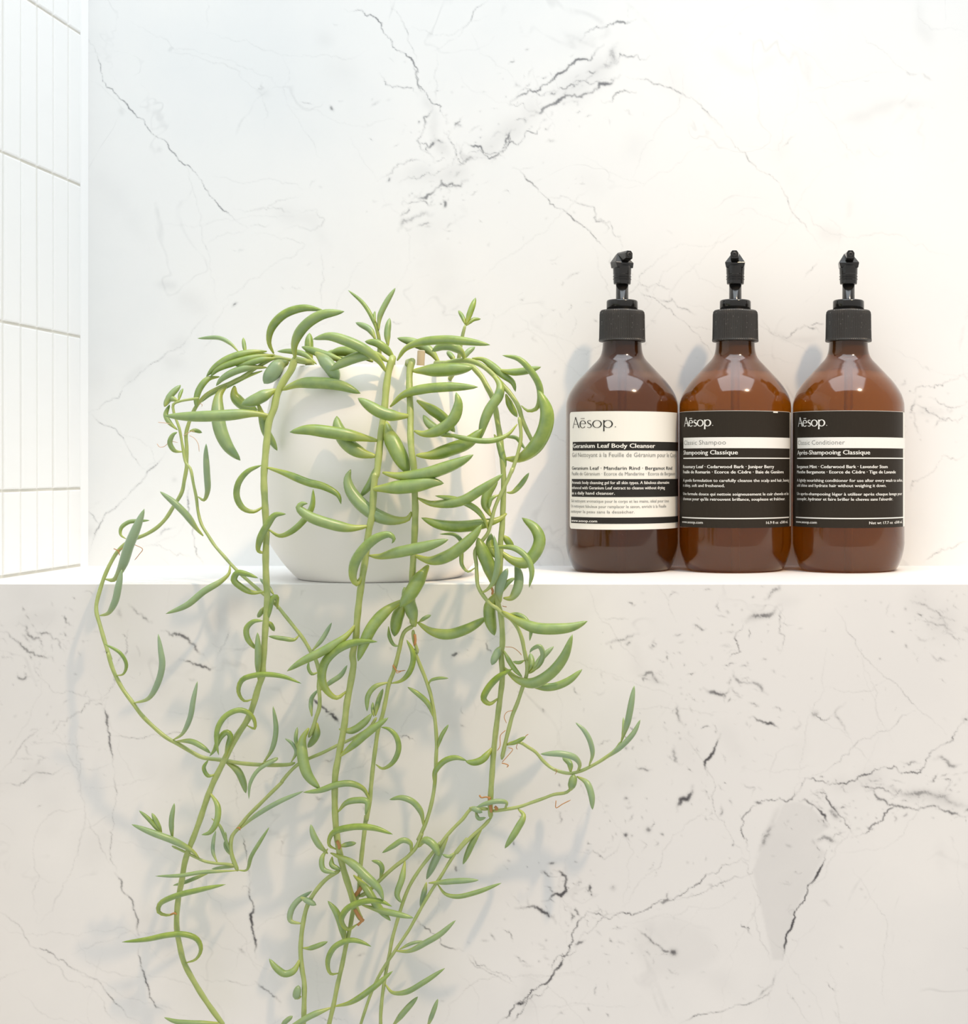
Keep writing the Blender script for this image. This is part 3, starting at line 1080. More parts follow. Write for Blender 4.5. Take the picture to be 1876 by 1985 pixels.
b.text('www.aesop.com', X(155), X(410), Y(1318), 26 / k, M_INKW, lab, 0.02)


def dark_label(b, X, Y, k, name, french, ing1, ing2, d1, d2, f1, f2, wt, chip):
    am = b.ang(b.cpx)
    top, bot = b.zz(796.5, am), b.zz(1023.5, am)
    lab = patch('label', math.radians(-79) + am, math.radians(73) + am, bot, top, BR + 0.00008, M_LDARK, b.root)
    tag(lab, 'dark brown paper label')
    patch('label_edge', math.radians(73) + am, math.radians(80) + am, bot, top, BR + 0.00008, M_LCREAM, lab)
    patch('label_edge', math.radians(-79) + am, math.radians(73) + am, top, top + 0.00022, BR + 0.00006, M_LCREAM, lab)
    b.mark(X(148), X(455), Y(250), 100 / k, M_INKW, lab, 1.25)
    b.bar(X(137), X(1259), Y(372), Y(489), M_INKW, lab)
    b.text(name[0], X(145), X(name[1]), Y(450), 48 / k, M_INKG, lab, -0.006)
    b.text(french[0], X(138), X(french[1]), Y(556), 46 / k, M_INKW, lab, 0.02)
    b.bar(X(135), X(1256), Y(590), Y(602), M_INKW, lab, 'printed_rule')
    for (t, xr), y, c, w in ((ing1, 703, 33, .026), (ing2, 760, 33, .026), (d1, 850, 31, .018), (d2, 905, 31, .018), (f1, 996, 31, .018), (f2, 1051, 31, .018)):
        b.text(t, X(134), X(xr), Y(y), c / k, M_INKW, lab, w)
    b.bar(X(120), X(1240), Y(1235), Y(1247), M_INKW, lab, 'printed_rule')
    b.text('www.aesop.com', X(122), X(345), Y(1301), 28 / k, M_INKW, lab, 0.015)
    b.text(wt[0], X(wt[1]), X(1227), Y(1303), 28 / k, M_INKW, lab, 0.015)
    if chip:
        b.bar(X(1070), X(1118), Y(90), Y(106), M_LCREAM, lab, 'torn_chip')


dark_label(b2, *zr(1302, 780, 5.5125), ('Classic Shampoo', 583), ('Shampooing Classique', 705),
           ('Rosemary Leaf · Cedarwood Bark · Juniper Berry', 1078), ('Feuille de Romarin · Ecorce de Cèdre · Baie de Genièvre', 1180),
           ('A gentle formulation to carefully cleanse the scalp and hair, leaving', 1240), ('it shiny, soft and freshened.', 570),
           ('Une formule douce qui nettoie soigneusement le cuir chevelu et les', 1235),
           ("cheveux pour qu'ils retrouvent brillance, souplesse et fraîcheur.", 1196), ('16.9 fl oz  e500 mL', 995), True)
dark_label(b3, *zr(1523, 780, 5.5125), ('Classic Conditioner', 632), ('Après-Shampooing Classique', 890),
           ('Bergamot Mint · Cedarwood Bark · Lavender Stem', 1070), ('Menthe Bergamote · Ecorce de Cèdre · Tige de Lavande', 1155),
           ('A lightly nourishing conditioner for use after every wash to soften,', 1230), ('add shine and hydrate hair without weighing it down.', 1055),
           ('Un après-shampooing léger à utiliser après chaque lavage pour', 1224),
           ("assouplir, hydrater et faire briller le cheveu sans l'alourdir.", 1125), ('Net wt 17.7 oz  e500 mL', 880), False)

# ------------------------------------------------------------------ pot and plant
POTX, POTD = 738.0, 0.962
pc = at(POTX, 905, POTD)
plant = empty('potted_plant', (pc.x, POTD, 1.0))
tag(plant, 'white ceramic pot with a trailing green succulent spilling over the ledge', 'potted plant')
POT = [(0.0500, 0.0), (0.0515, 0.0006), (0.0545, 0.0035), (0.0592, 0.0090), (0.0642, 0.0160), (0.0688, 0.0240), (0.0715, 0.0330), (0.0729, 0.0450),
       (0.0732, 0.0600), (0.0727, 0.0780), (0.0712, 0.0950), (0.0684, 0.1120), (0.0648, 0.1255), (0.0628, 0.1310)]
outer = smooth_profile(POT)
inner = [(0.0622, 0.1322), (0.0612, 0.1326), (0.0602, 0.1320), (0.0598, 0.1300), (0.0625, 0.118), (0.0640, 0.106)]
lathe('pot', [(0.02, 0.0015), (0.046, 0.0012)] + outer + inner, 96, M_POT, plant, cap=False)
bm = bmesh.new()
bmesh.ops.create_circle(bm, cap_ends=True, segments=40, radius=0.0630)
bmesh.ops.triangulate(bm, faces=bm.faces[:])
bmesh.ops.subdivide_edges(bm, edges=bm.edges[:], cuts=3)
for v in bm.verts:
    v.co.z = 0.112 + random.uniform(-0.0015, 0.002)
bm_obj('soil', bm, M_SOIL, plant)
stake = lathe('stake', [(0.0021, -0.03), (0.00235, -0.0295), (0.00235, 0.0)], 14, M_STAKE, plant)
lathe('cut_end', [(0.0023, 0.0), (0.0020, 0.0006)], 14, M_STAKE2, stake)
p = at(816.5, 681, 0.925) - plant.location
stake.location = p
stake.rotation_euler = (0, math.radians(3), 0)

OUT = np.array(POT)


def pot_front(px, py):
    """distance along the view at which the pot's front surface lies, or None"""
    d = POTD - 0.05
    for _ in range(3):
        p = at(px, py, d)
        z = p.z - 1.0
        if z < 0 or z > 0.131:
            return None
        r = np.interp(z, OUT[:, 1], OUT[:, 0])
        dx = p.x - pc.x
        if abs(dx) >= r:
            return None
        d = POTD - math.sqrt(r * r - dx * dx)
    return d


def limit(px, py, d, rpx, inside=False):
    r = rpx * d / F + 0.0006
    m = WALL - r
    if py > 1122:
        m = min(m, FRONT - r)
    elif py > 1090:
        m = min(m, max(FRONT - r, FRONT + (1131 - py) / 34 * 0.10))
    pf = None if inside else pot_front(px, py)
    if pf:
        m = min(m, pf - r)
    return min(d, m)


def tube(name, P, R, mat, parent, hue, seg=9, flat=1.0):
    """swept round body through 3-D points P with radii R; attributes t, hue, streak"""
    n = len(P)
    T = np.gradient(P, axis=0)
    T /= np.maximum(np.linalg.norm(T, axis=1), 1e-9)[:, None]
    ref = np.array([0, -1.0, 0.15])
    N = ref - T[0] * ref.dot(T[0])
    if np.linalg.norm(N) < 1e-3:
        N = np.array([1.0, 0, 0])
    N /= np.linalg.norm(N)
    co, tt, st = [], [], []
    L = np.concatenate([[0], np.cumsum(np.linalg.norm(P[1:] - P[:-1], axis=1))])
    L /= L[-1]
    for i in range(n):
        N = N - T[i] * N.dot(T[i])
        N /= max(np.linalg.norm(N), 1e-9)
        B = np.cross(T[i], N)
        for j in range(seg):
            a = 2 * math.pi * j / seg
            co.append(P[i] + R[i] * (math.cos(a) * N * flat + math.sin(a) * B))
            tt.append(L[i])
            st.append(max(0.0, math.cos(a)) ** 6)
    f = []
    for i in range(n - 1):
        for j in range(seg):
            k = (j + 1) % seg
            f.append([i * seg + j, i * seg + k, (i + 1) * seg + k, (i + 1) * seg + j])
    f.append(list(range(seg))[::-1])
    f.append([(n - 1) * seg + j for j in range(seg)])
    o = mesh_obj(name, co, f, mat, parent, True)
    for nm, A in (('t', tt), ('hue', [hue] * len(co)), ('streak', st)):
        o.data.attributes.new(nm, 'FLOAT', 'POINT').data.foreach_set('value', A)
    return o


ORIGIN = np.array(plant.location)
STEMS = []   # (object, pixel polyline with depth)


def stem(width, depths, s, inside=0, root=False, hue=0.2):
    px = np.array(trace(s))
    L = np.concatenate([[0], np.cumsum(np.hypot(*(px[1:] - px[:-1]).T))])
    dp = np.interp(L / L[-1], np.linspace(0, 1, len(depths)), depths)
    Q = catmull(np.column_stack([px, dp]), 7.0)
    w = width if isinstance(width, tuple) else (width, width)
    W = np.linspace(w[0], w[1], len(Q))
    if root:
        W[-4:] *= np.linspace(1, 0.75, 4)
    Q[:, 2] = [limit(x, y, d, q / 2, inside and i < inside) for i, ((x, y, d), q) in enumerate(zip(Q, W))]
    k = np.ones(5) / 5
    if len(Q) > 12:                                   # keep the depth smooth but never behind a surface
        sm = np.convolve(np.pad(Q[:, 2], 2, mode='edge'), k, 'valid')
        Q[:, 2] = np.minimum(sm, Q[:, 2] + 0.0006)
    P3 = np.array([at(x, y, d) for x, y, d in Q])
    R = W / 2 * Q[:, 2] / F * (1 + 0.05 * np.sin(np.arange(len(Q)) * 0.9))
    if root:
        a = P3[0]
        c = ORIGIN + np.array([0, 0, 0.108])
        b0 = np.array([a[0] * .55 + c[0] * .45, a[1] * .45 + c[1] * .55, 1.108])
        b1_ = np.array([a[0] * .85 + c[0] * .15, a[1] * .8 + c[1] * .2, max(a[2] - 0.001, 1.1345)])
        P3 = np.vstack([b0, b1_, P3])
        R = np.concatenate([[R[0]] * 2, R])
    R[0] *= 0.6
    R[-1] *= 0.45
    o = tube('stem', P3 - ORIGIN, R, M_STEM, plant, hue)
    STEMS.append((o, Q))
    return o


# main stems over the front of the pot
stem((14, 10), [.905, .886, .882, .885, .890, .893], 'A 1210,700 1180,790 1120,880 1060,1000 1030,1130 990,1230 970,1400 955,1560 945,1700 C 1570,260 1580,450 1590,700 1585,900 1590,1100 1600,1250 1590,1400 1580,1550 1570,1700 1560,1850 F 1470,300 1430,420 1390,560 1340,690 1250,830 1180,960 1110,1100 1050,1220 990,1370 920,1580 860,1740 I 700,270 650,420 620,600 590,750 575,900 575,1030 600,1180 640,1340 740,1530 840,1690 940,1830 1010,1920', root=True)
stem((14, 12), [.895, .874, .872, .878, .885, .889], 'B 450,690 420,790 395,960 385,1080 365,1250 345,1400 330,1550 310,1700 D 1170,200 1150,400 1140,560 1110,700 1080,950 1050,1130 1020,1350 1000,1550 990,1700 960,1850 G 720,230 690,430 655,620 635,800 610,950 575,1130 545,1300 540,1450 540,1600 550,1800 J 620,120 640,250 670,380 710,510 745,620 770,690 800,740', root=True)
stem((13, 13), [.893, .872, .874, .882], 'B 620,715 600,790 595,900 600,1050 605,1200 605,1350 615,1500 635,1640 E 205,350 210,500 205,700 195,900 185,1080 180,1200 180,1400 185,1560', root=True)
stem((8, 9), [.884, .888, .893, .893], 'E 195,1560 110,1620 60,1800 20,1950 G 1150,140 1110,300 1060,430 1030,580 1000,720 960,850 930,1050 910,1200 890,1400 870,1600 840,1750 J 830,0 810,170 795,300 785,420 775,540 755,600 735,680 715,790 690,900 660,1050 630,1180 600,1330 565,1480')
stem((7, 8), [.884, .890, .894, .892], 'E 190,1600 200,1700 230,1800 G 1310,100 1350,220 1410,370 1460,520 1490,680 1510,830 1520,1000 1515,1130 1510,1250 1500,1400 1480,1530 1440,1690 1400,1800 1340,1930 J 1220,120 1180,220 1120,290 1030,360 940,440 880,500 820,550 780,570')
# right side
stem((11, 8), [.905, .890, .884, .882], 'B 910,735 1050,710 1150,720 1250,770 1340,850 1410,930 1480,1010 1540,1110 1570,1210 1610,1310 1650,1390 1680,1455', root=True)
stem((11, 11), [.905, .886, .879, .882, .888, .892], 'B 1150,770 1220,850 1270,940 1310,1020 1340,1130 1360,1250 1385,1400 1400,1550 1410,1700 E 1015,250 1010,400 1005,520 1000,650 985,800 985,950 975,1100 955,1200 960,1350 985,1450 1000,1600 1000,1750 H 645,100 655,300 640,450 620,600 595,800 580,950 570,1100 560,1250 555,1400 560,1480', root=True)
stem((7, 8), [.880, .874, .874, .880, .886], 'B 1545,1200 1560,1300 1560,1400 1530,1530 1480,1680 E 1100,120 1050,240 980,380 930,500 900,620 870,720 810,800 755,880 765,1000 770,1100 780,1200 830,1290 900,1370 950,1400 1000,1450 1080,1500 1140,1580 1180,1680 1200,1780 1220,1880 H 840,100 860,210 855,290 820,400 780,520 740,620 710,730 680,850 650,990')
stem((6, 7), [.886, .889, .886, .882], 'H 690,870 740,850 800,850 870,890 930,930 990,1000 1060,1060 1130,1090 1210,1105 1290,1090 1400,1040 1500,980 1600,900 1640,840')
stem((7, 6), [.892, .890, .887], 'H 570,1415 640,1408 700,1400 800,1380 900,1345 1000,1310 1080,1280 1190,1260 1225,1220 1240,1140')
stem((7, 7), [.892, .894, .896], 'H 540,1400 400,1400 330,1480 250,1560 180,1640 120,1720 J 1350,190 1280,280 1210,370 1140,480 1100,570 1070,660 1040,760 1010,870 990,980 970,1080 955,1170 940,1280 930,1400 930,1480')
stem((7, 6), [.892, .893, .893], 'H 555,1480 500,1540 420,1610 340,1690 270,1770 J 1540,160 1470,240 1410,330 1350,430 1290,520 1230,620 1180,710 1130,800 1070,890 1010,980 950,1070 890,1180 850,1280 810,1400 785,1480')
# left side
stem((7, 8), [.930, .925, .915, .905, .893, .886, .888, .892], 'A 1180,705 1040,690 900,760 760,850 640,910 540,950 440,1010 370,1090 330,1160 295,1250 270,1350 275,1450 275,1600 C 900,120 880,230 860,330 790,450 720,560 640,640 540,700 450,735 380,770 300,850 240,950 190,1060 150,1180 120,1300 120,1370 150,1480 190,1620 240,1780 F 130,110 160,220 200,320 260,430 340,540 420,650 520,750 640,850 750,910 850,970 950,1020 1100,1040 1250,1065 1400,1080 1550,1085 1700,1080 1750,1065', root=True)
stem((5, 8), [.915, .912, .905, .893, .887, .889, .892], 'A 380,1035 210,1065 160,1090 170,1180 210,1290 240,1450 270,1600 C 930,120 960,260 985,380 1000,500 1030,610 1090,710 1150,800 1220,880 1290,960 1370,1040 1460,1120 1540,1190 1600,1240 1680,1310 D 350,1490 430,1590 500,1680 550,1760 600,1850 G 320,110 370,230 390,330 385,450 395,560 390,660 360,750 330,850 290,940')
stem((6, 8), [.889, .892, .893, .893], 'G 940,750 880,840 750,930 650,980 560,1020 430,1085 300,1140 200,1190 110,1270 30,1370 F 1640,1230 1530,1340 1430,1440 1340,1530 1270,1620 I 1080,190 1065,280 1080,380 1110,460 1130,510')
stem((6, 5), [.893, .890, .886], 'I 1110,460 1020,445 940,440 830,420 760,390 660,340 530,280')
stem((8, 10), [.889, .892, .893], 'J 645,385 560,440 500,500 450,570 415,640 390,740 375,850 370,960 380,1080 395,1170 395,1300 390,1480')
# sprouts standing up behind the rim
stem((9, 6), [.955, .952], 'B 335,700 335,540 315,440 298,360', inside=99)
stem((8, 6), [.960, .958], 'B 1020,720 1055,500 1080,400', inside=99)
stem((7, 5), [.93, .935], 'A 1120,690 1000,668 900,650 800,640 730,640')

# leaves: crop, width (crop pixels), bluish share, f = tip comes forward / b = goes back, optional base distance, trace from base to tip
LEAVES = """
A 60 .1 f 0 1030,650 990,560 1010,430 1120,310 1290,255 1460,275
A 75 .3 f 0 1215,700 1210,570 1280,430 1430,320 1640,285
B 75 .3 f 0 395,810 330,710 200,610 50,540 -100,500 -238,525
A 30 .6 b 0 730,640 650,560 560,515 370,518
A 28 .0 b 0 785,650 775,590 765,510
A 55 .1 f 0 970,630 830,640 650,690 520,770 445,850
A 50 .1 f 0 1040,660 880,680 650,740 540,790 480,850
A 45 .2 f 0 1060,690 940,700 820,730 700,760
A 50 .5 f 0 970,770 820,770 680,810 580,870 530,930
A 45 .2 f 0 560,850 460,870 390,950 360,1040 360,1130
A 38 .2 b 0 930,800 760,860 620,930 480,1000 390,1080
A 95 .5 f 0 620,930 560,1000 545,1130 565,1300 630,1450 740,1575
A 78 .1 b 0 690,930 690,1010 760,1090 890,1140
A 85 .4 f 0 1050,960 950,1010 850,1060 750,1090
A 85 .2 f 0 1100,965 1250,910 1450,905 1620,930 1780,995
A 105 .9 f 0 1160,720 1080,750 1010,830 945,910
A 80 .3 f 0 1010,1190 850,1170 600,1185 350,1195 85,1190
A 60 .3 b 0 890,1070 930,1200 960,1320 1020,1420 1060,1490
A 95 .7 f .90 1390,640 1460,700 1540,800 1580,905
B 75 .4 f 0 410,720 300,660 150,680 0,740 -98,800
B 70 .0 b .93 280,720 150,650 0,630 -110,660
A 60 .0 b .93 1360,700 1340,640 1335,560 1340,470
A 60 .2 b .92 1640,710 1500,670 1380,630 1270,590
B 75 .1 b .94 100,720 0,690 -60,660 -160,690
A 40 .3 b .92 1400,740 1300,660 1180,630 1060,630
A 45 .5 b 0 205,1060 130,1040 80,1110 
A 45 .5 b 0 85,1110 130,1020 225,920
A 24 .1 b 0 205,1060 220,1000 245,950
A 35 .2 b 0 195,1310 130,1250 95,1180 130,1090
A 35 .4 f 0 240,1500 170,1490 130,1420 160,1350 195,1330
A 30 .2 b 0 300,1320 350,1315 410,1335
C 45 .9 f 0 1000,370 1050,400 1080,330 1075,150 1068,0 1070,-89
B 30 .0 b .95 330,540 300,400 200,220 65,100
B 40 .4 b .95 330,450 340,330 400,200 475,80
B 20 .0 b .95 300,380 292,320 298,280
B 45 .5 b .94 305,530 250,440 130,380
B 45 .3 b .94 410,590 405,470 425,340
B 60 .1 f .91 470,700 400,620 320,560 210,545
B 65 .1 f 0 490,710 560,610 680,555 900,530 1100,545 1295,575
B 65 .3 b .93 860,740 780,630 650,560 490,515
B 65 .4 f 0 1070,700 1050,640 970,590 880,585 790,630
B 30 .0 b .958 1080,400 1060,340 1020,275
B 42 .0 b .958 1085,400 1120,300 1170,165
B 28 .0 b .958 1085,410 1150,355 1215,350
B 40 .5 b .94 1050,710 1100,640 1165,590
B 40 .2 b .94 990,710 950,660 920,630
B 95 .1 f 0 620,800 760,795 900,790 1050,780 1150,770
B 52 .1 f 0 1370,790 1480,810 1600,800 1735,765
B 48 .2 f 0 1565,1100 1620,1145 1690,1130 1725,1060 1720,930 1640,790 1540,695 1400,665
B 108 .1 f 0 1425,1560 1540,1560 1680,1460 1770,1300 1785,1150 1710,960
B 72 .1 f 0 430,1110 540,1010 700,960 900,940 1190,940
B 85 .2 f 0 605,1190 480,1190 350,1160 150,1035
B 85 .2 f 0 640,1320 720,1345 860,1310 980,1210 1020,1080 1000,985
B 78 .0 b 0 660,1055 780,1130 880,1200 990,1330
B 62 .4 b 0 980,1370 870,1330 760,1250 715,1180
B 40 .1 f 0 1530,1260 1450,1350 1330,1400 1200,1405 1060,1380 900,1340
B 95 .0 b 0 655,1530 780,1530 950,1480 1100,1420 1230,1300
B 72 .3 f 0 1300,810 1380,920 1370,1010 1290,1130 1240,1250 1205,1400
B 52 .1 f 0 1140,690 1230,700 1320,760 1400,830 1490,900 1515,980
B 50 .0 b 0 1430,1000 1470,1100 1530,1200
B 90 .1 f 0 325,1405 150,1370 -100,1330 -280,1310 -440,1330
B 100 .2 b 0 310,1540 180,1510 60,1430 -20,1290 -33,1190
B 115 .1 f 0 395,1240 420,1340 490,1490 590,1690
B 90 .2 f 0 365,1680 500,1710 700,1700 900,1640 1050,1580 1150,1525
B 48 .2 f 0 1330,1350 1370,1420 1400,1530 1430,1640
E 40 .2 b 0 1040,350 1090,350 1160,290 1245,170
B 28 .2 b 0 1400,1370 1520,1380 1570,1440 1600,1480
C 48 .7 f 0 1045,710 990,650 900,530 790,420 670,325
C 68 1 f 0 200,1085 270,1090 340,980 400,800 450,680 535,475
C 30 .3 b 0 375,735 330,700 335,640 400,590 480,580 580,575
C 48 1 f 0 150,1400 220,1380 280,1280 310,1150 340,1000
C 48 .6 f 0 1275,965 1270,1030 1200,1100 1050,1190 900,1310 720,1385
C 45 .1 f 0 1590,1190 1470,1200 1370,1150 1310,1090 1340,1030 1420,1040 1520,1075
C 45 .2 f 0 1575,450 1480,500 1390,470 1335,370 1350,250 1430,150 1555,95
D 60 .0 f 0 165,120 350,180 550,260 700,300 830,380 855,460
D 48 .1 f 0 190,690 290,750 400,710 520,600 590,480 600,320
D 82 .3 f 0 1110,660 950,680 750,640 560,570 470,490 500,455 550,455
D 55 .2 f 0 165,910 100,890 110,790 180,650 250,560 350,550
D 98 .5 b 0 1500,530 1470,590 1350,610 1200,570 1050,470 940,330 915,220 945,140
D 58 .3 b 0 1210,60 1170,170 1120,280 1030,395
P 22 .2 f 0 719,948 755,946 800,942 840,935 860,937
D 75 .3 f 0 1060,1090 1000,1190 965,1140 980,1000 1080,850 1200,760 1300,740 1340,780 1320,820
P 18 .3 f 0 716,1077 735,1079 770,1071 825,1059 869,1046
D 65 .2 f 0 1000,1550 900,1670 700,1800 500,1900 360,1990
D 88 .1 f 0 1440,1330 1280,1430 1150,1570 1060,1750 1010,1900
E 105 .1 f 0 330,1010 250,1130 160,1280 70,1390
E 92 .3 f 0 210,1570 180,1440 140,1310 108,1210
E 88 .0 b 0 120,1340 50,1480 20,1660
D 28 .2 f 0 1290,1580 1300,1680 1340,1750 1385,1760
G 70 .1 f 0 660,490 560,560 470,500 415,380 440,230 540,110 680,40 830,15 950,20
D 34 .9 b 0 585,1810 680,1700 770,1545
D 34 .3 f 0 470,1660 430,1700 320,1690 190,1670
D 45 .1 f 0 270,1420 262,1310 230,1320 190,1450 165,1560
D 38 .2 b 0 150,1400 130,1440 90,1500
D 36 .1 b 0 180,1530 210,1560 245,1625
D 34 .9 b 0 240,1290 180,1210 110,1140
C 40 .2 f 0 1560,1690 1500,1680 1430,1600 1420,1510 1480,1450 1565,1445
P 10 .5 f 0 501,1320 500,1290 500,1262 499,1226
E 75 .2 f 0 230,400 350,450 500,450 650,420 800,330 920,250 1010,180
E 45 .1 f 0 870,690 840,600 760,500 600,420 390,380
E 70 .1 b 0 900,570 850,470 870,350 960,240
E 30 .1 f 0 970,370 900,410 880,500
E 85 .0 f 0 1040,540 980,590 800,640 600,660 420,640 265,580
E 90 .2 f 0 200,920 350,970 500,930 650,830 760,720 815,640
E 32 .3 b 0 760,1030 690,1070 635,1010 630,900 630,800 570,735 430,728
E 100 .1 f 0 920,1200 880,1020 820,880 778,760
E 44 .6 f 0 800,1260 840,1250 910,1180 950,1050 955,900 925,740
E 95 .1 b 0 980,880 1080,960 1200,990 1300,900 1340,780 1300,680 1180,580
E 45 .2 f 0 880,850 1000,845 1120,860 1230,950 1270,1070 1245,1215
E 72 .7 b 0 1010,1310 1080,1310 1140,1220 1150,1100 1120,1000
E 68 1 f 0 985,1350 975,1250 1000,1150 1050,1040
E 40 .3 f 0 1000,1260 1040,1180 1115,1125
E 85 .2 f 0 1000,1430 1150,1520 1300,1580 1500,1590 1650,1570 1775,1520
E 35 .3 f 0 1020,1470 1120,1455 1200,1490 1260,1590 1250,1700
E 80 .1 b 0 230,1530 350,1610 500,1640 680,1590 870,1480
E 90 .1 b 0 960,1250 890,1380 890,1500 930,1650
E 58 .9 f 0 1015,1760 980,1770 940,1840 905,1920
E 60 -.2 b 0 960,960 890,850 900,720
E 55 -.2 b 0 1010,740 1050,790 1100,860
E 30 .4 b 0 240,1530 300,1490 355,1463
H 75 .3 f 0 670,230 780,330 900,360 1040,290 1160,150 1235,-44
H 55 .2 b 0 830,350 940,385 1070,390 1200,340 1315,245
H 42 .7 b 0 860,280 900,260 980,150 1080,55
H 36 .6 f 0 880,270 950,220 990,120 960,55 900,80 880,110
H 46 .4 b 0 870,270 895,200 885,110
H 34 .1 f 0 660,80 720,190 770,260 820,310
H 24 .1 f 0 840,170 790,190 740,180
H 45 -.3 f 0 625,480 550,530 500,490 530,410 620,310 740,240
H 50 -.2 f 0 575,890 490,990 420,1015 350,1005
H 40 .1 f 0 95,1220 100,1090 180,1000 270,975 360,1000
H 28 .2 f 0 120,900 150,800 210,700
H 22 .3 f 0 45,380 60,340 120,320 210,318
G 40 .2 f 0 1490,750 1440,620 1350,530 1240,455
H 30 -.4 f 0 690,870 770,845 850,800
H 44 .9 f 0 1270,1100 1295,1040 1260,980 1150,945 970,945
H 40 .4 b 0 1220,1100 1210,1020 1150,975
H 35 .9 f 0 1370,1045 1400,950 1380,840 1330,750 1260,685
H 45 .8 f 0 1635,850 1690,680 1745,380
H 20 .3 b 0 1640,840 1655,740 1655,640
H 38 .8 f 0 1480,1000 1640,880 1740,770 1795,660
H 44 .7 f 0 1270,1130 1350,1180 1390,1280 1400,1405
H 58 .4 f 0 1215,1250 1235,1180 1245,1110
H 48 .3 f 0 785,1400 830,1450 780,1560 675,1725
H 34 .7 f 0 670,1410 690,1350 620,1335 520,1355 440,1385
H 40 .8 f 0 380,1390 430,1400 490,1430
H 26 .5 f 0 430,1410 460,1480 520,1470
G 65 .2 f 0 575,1135 700,1030 850,900 1055,750
G 60 .3 b 0 580,860 700,875 820,800 900,710
G 42 .3 f 0 1060,410 930,450 860,540 850,690
G 40 .3 b 0 930,735 960,590 1005,470
G 28 .3 b 0 915,740 905,680 905,600
G 42 .2 f 0 935,1200 1000,1240 1100,1180 1155,1050 1130,930 1060,860 980,840
G 85 .3 f 0 290,850 230,960 230,1120 280,1300 400,1440
G 60 .3 b 0 370,800 360,920 280,1040
G 44 .0 f 0 1085,420 1170,400 1240,340 1290,230 1290,120 1230,0
G 52 .3 f 0 880,1560 820,1440 700,1385 560,1395 400,1450 235,1470
G 50 .3 f 0 570,1660 650,1570 750,1545 850,1560 835,1690
J 38 .1 f 0 620,240 570,210 590,130 720,85 880,90 1015,135
J 36 .6 f 0 560,270 500,210 460,140 440,65
J 30 .4 b 0 640,220 700,205 760,195
G 48 .4 f 0 1395,1800 1370,1660 1290,1560 1180,1520 1065,1540
G 25 .2 f 0 390,310 320,330 285,270 290,210
G 40 .7 b 0 400,490 500,410 600,340 660,245
G 34 .7 b 0 320,740 310,640 320,560 380,480
G 30 .4 b 0 180,1050 165,950 180,840
G 30 .8 b 0 120,1180 170,1080 130,1000 60,950
F 36 .7 f 0 1470,1075 1550,950 1585,780 1560,575
F 25 .2 f 0 190,310 260,300 290,220 240,120 100,35
F 44 1 f 0 350,550 480,510 560,380 600,220 585,80 565,-50
F 38 1 f 0 690,870 770,820 840,680 870,520 905,360
F 38 .3 f 0 720,880 850,880 950,930 1020,985
F 38 .1 f 0 1395,510 1310,530 1260,450 1290,350 1390,310 1500,300 1650,320 1805,380
F 40 .2 f 0 1330,740 1400,770 1395,690 1340,630 1260,610 1150,660 1080,770 1070,900 1090,1000
F 40 .1 f 0 1140,1060 1165,930 1190,830 1160,800 1100,850 1050,960 1010,1010
F 28 .1 f 0 1070,1160 1000,1180 960,1110 1000,1040
F 50 .4 b 0 1150,1060 1250,1130 1300,1230 1325,1330
F 28 .8 f 0 1440,1080 1590,1030 1430,1130 1360,1250 1350,1380
F 36 .8 f 0 1260,1650 1400,1530 1600,1410 1825,1310
F 42 .2 f 0 1010,1320 1080,1440 1070,1580 1010,1670 940,1690
I 24 .5 b 0 890,30 960,90 1010,200 1060,340
I 22 .4 b 0 1040,290 1020,220 1018,150
I 28 .6 b 0 1070,370 1020,290 1005,240
I 50 .6 f 0 780,395 720,330 560,240 350,160 165,85
F 35 .3 f 0 600,1700 560,1600 510,1500
F 30 .2 f 0 620,1710 560,1640 480,1550 400,1480
F 35 .6 f 0 690,1740 680,1570 705,1415
I 28 1 b 0 945,435 905,340 910,220 930,140
I 30 .5 f 0 1130,505 1000,510 800,520 600,550 380,555
I 24 .6 b 0 1120,470 1000,475 890,490
I 30 .4 b 0 870,525 750,570 650,610 540,640
I 30 .4 f 0 1125,500 1210,500 1250,380 1320,260 1415,110
I 42 .2 f 0 575,890 480,910 410,880 420,810 550,740 780,680 1020,630
I 42 .1 f 0 650,1345 750,1310 795,1220 760,1130 650,1085 500,1090 300,1130 75,1155
I 40 .3 f 0 980,1890 700,1890 560,1875 460,1840
J 34 .9 b 0 380,760 300,740 300,680 340,610 450,530
J 34 .8 f 0 370,575 420,600 480,630
J 30 .3 f 0 385,930 440,930 560,885
J 40 .3 f 0 370,1000 320,1090 260,1110 200,1070 150,1005
J 45 .8 f 0 375,1270 345,1270 355,1190
J 40 .3 f 0 685,920 660,790 620,680 560,600
J 36 .1 f 0 770,760 700,800 655,740 690,660 790,610 920,600 1010,640
J 48 .4 f 0 580,265 720,330 830,430 920,520 950,600
J 45 .2 f 0 740,420 820,500 910,640 1000,740
J 30 .4 f 0 560,235 520,300 530,380 620,405
J 30 .3 f 0 590,290 590,350 650,380
J 33 .2 f 0 640,1105 580,1110 560,1020 610,920 720,875 800,890 865,920
J 35 .1 f 0 600,1340 720,1310 860,1220 1015,1090
J 36 .5 f 0 590,1345 450,1400 340,1461 280,1490
J 30 .6 f 0 230,1480 270,1440 315,1405
J 32 .4 f 0 960,1180 1010,1240 1100,1240 1230,1170 1380,1070
J 35 .6 f 0 1030,950 1130,950 1250,890 1350,830 1455,735
J 20 .6 b 0 1060,940 1140,900 1230,880
J 28 .3 f 0 1325,480 1380,550 1460,570 1600,540 1775,475
J 34 .6 f 0 1265,475 1350,470 1450,462 1615,455
J 32 .8 b 0 1250,470 1230,560 1210,650
J 44 .9 b 0 1400,150 1330,280 1250,450
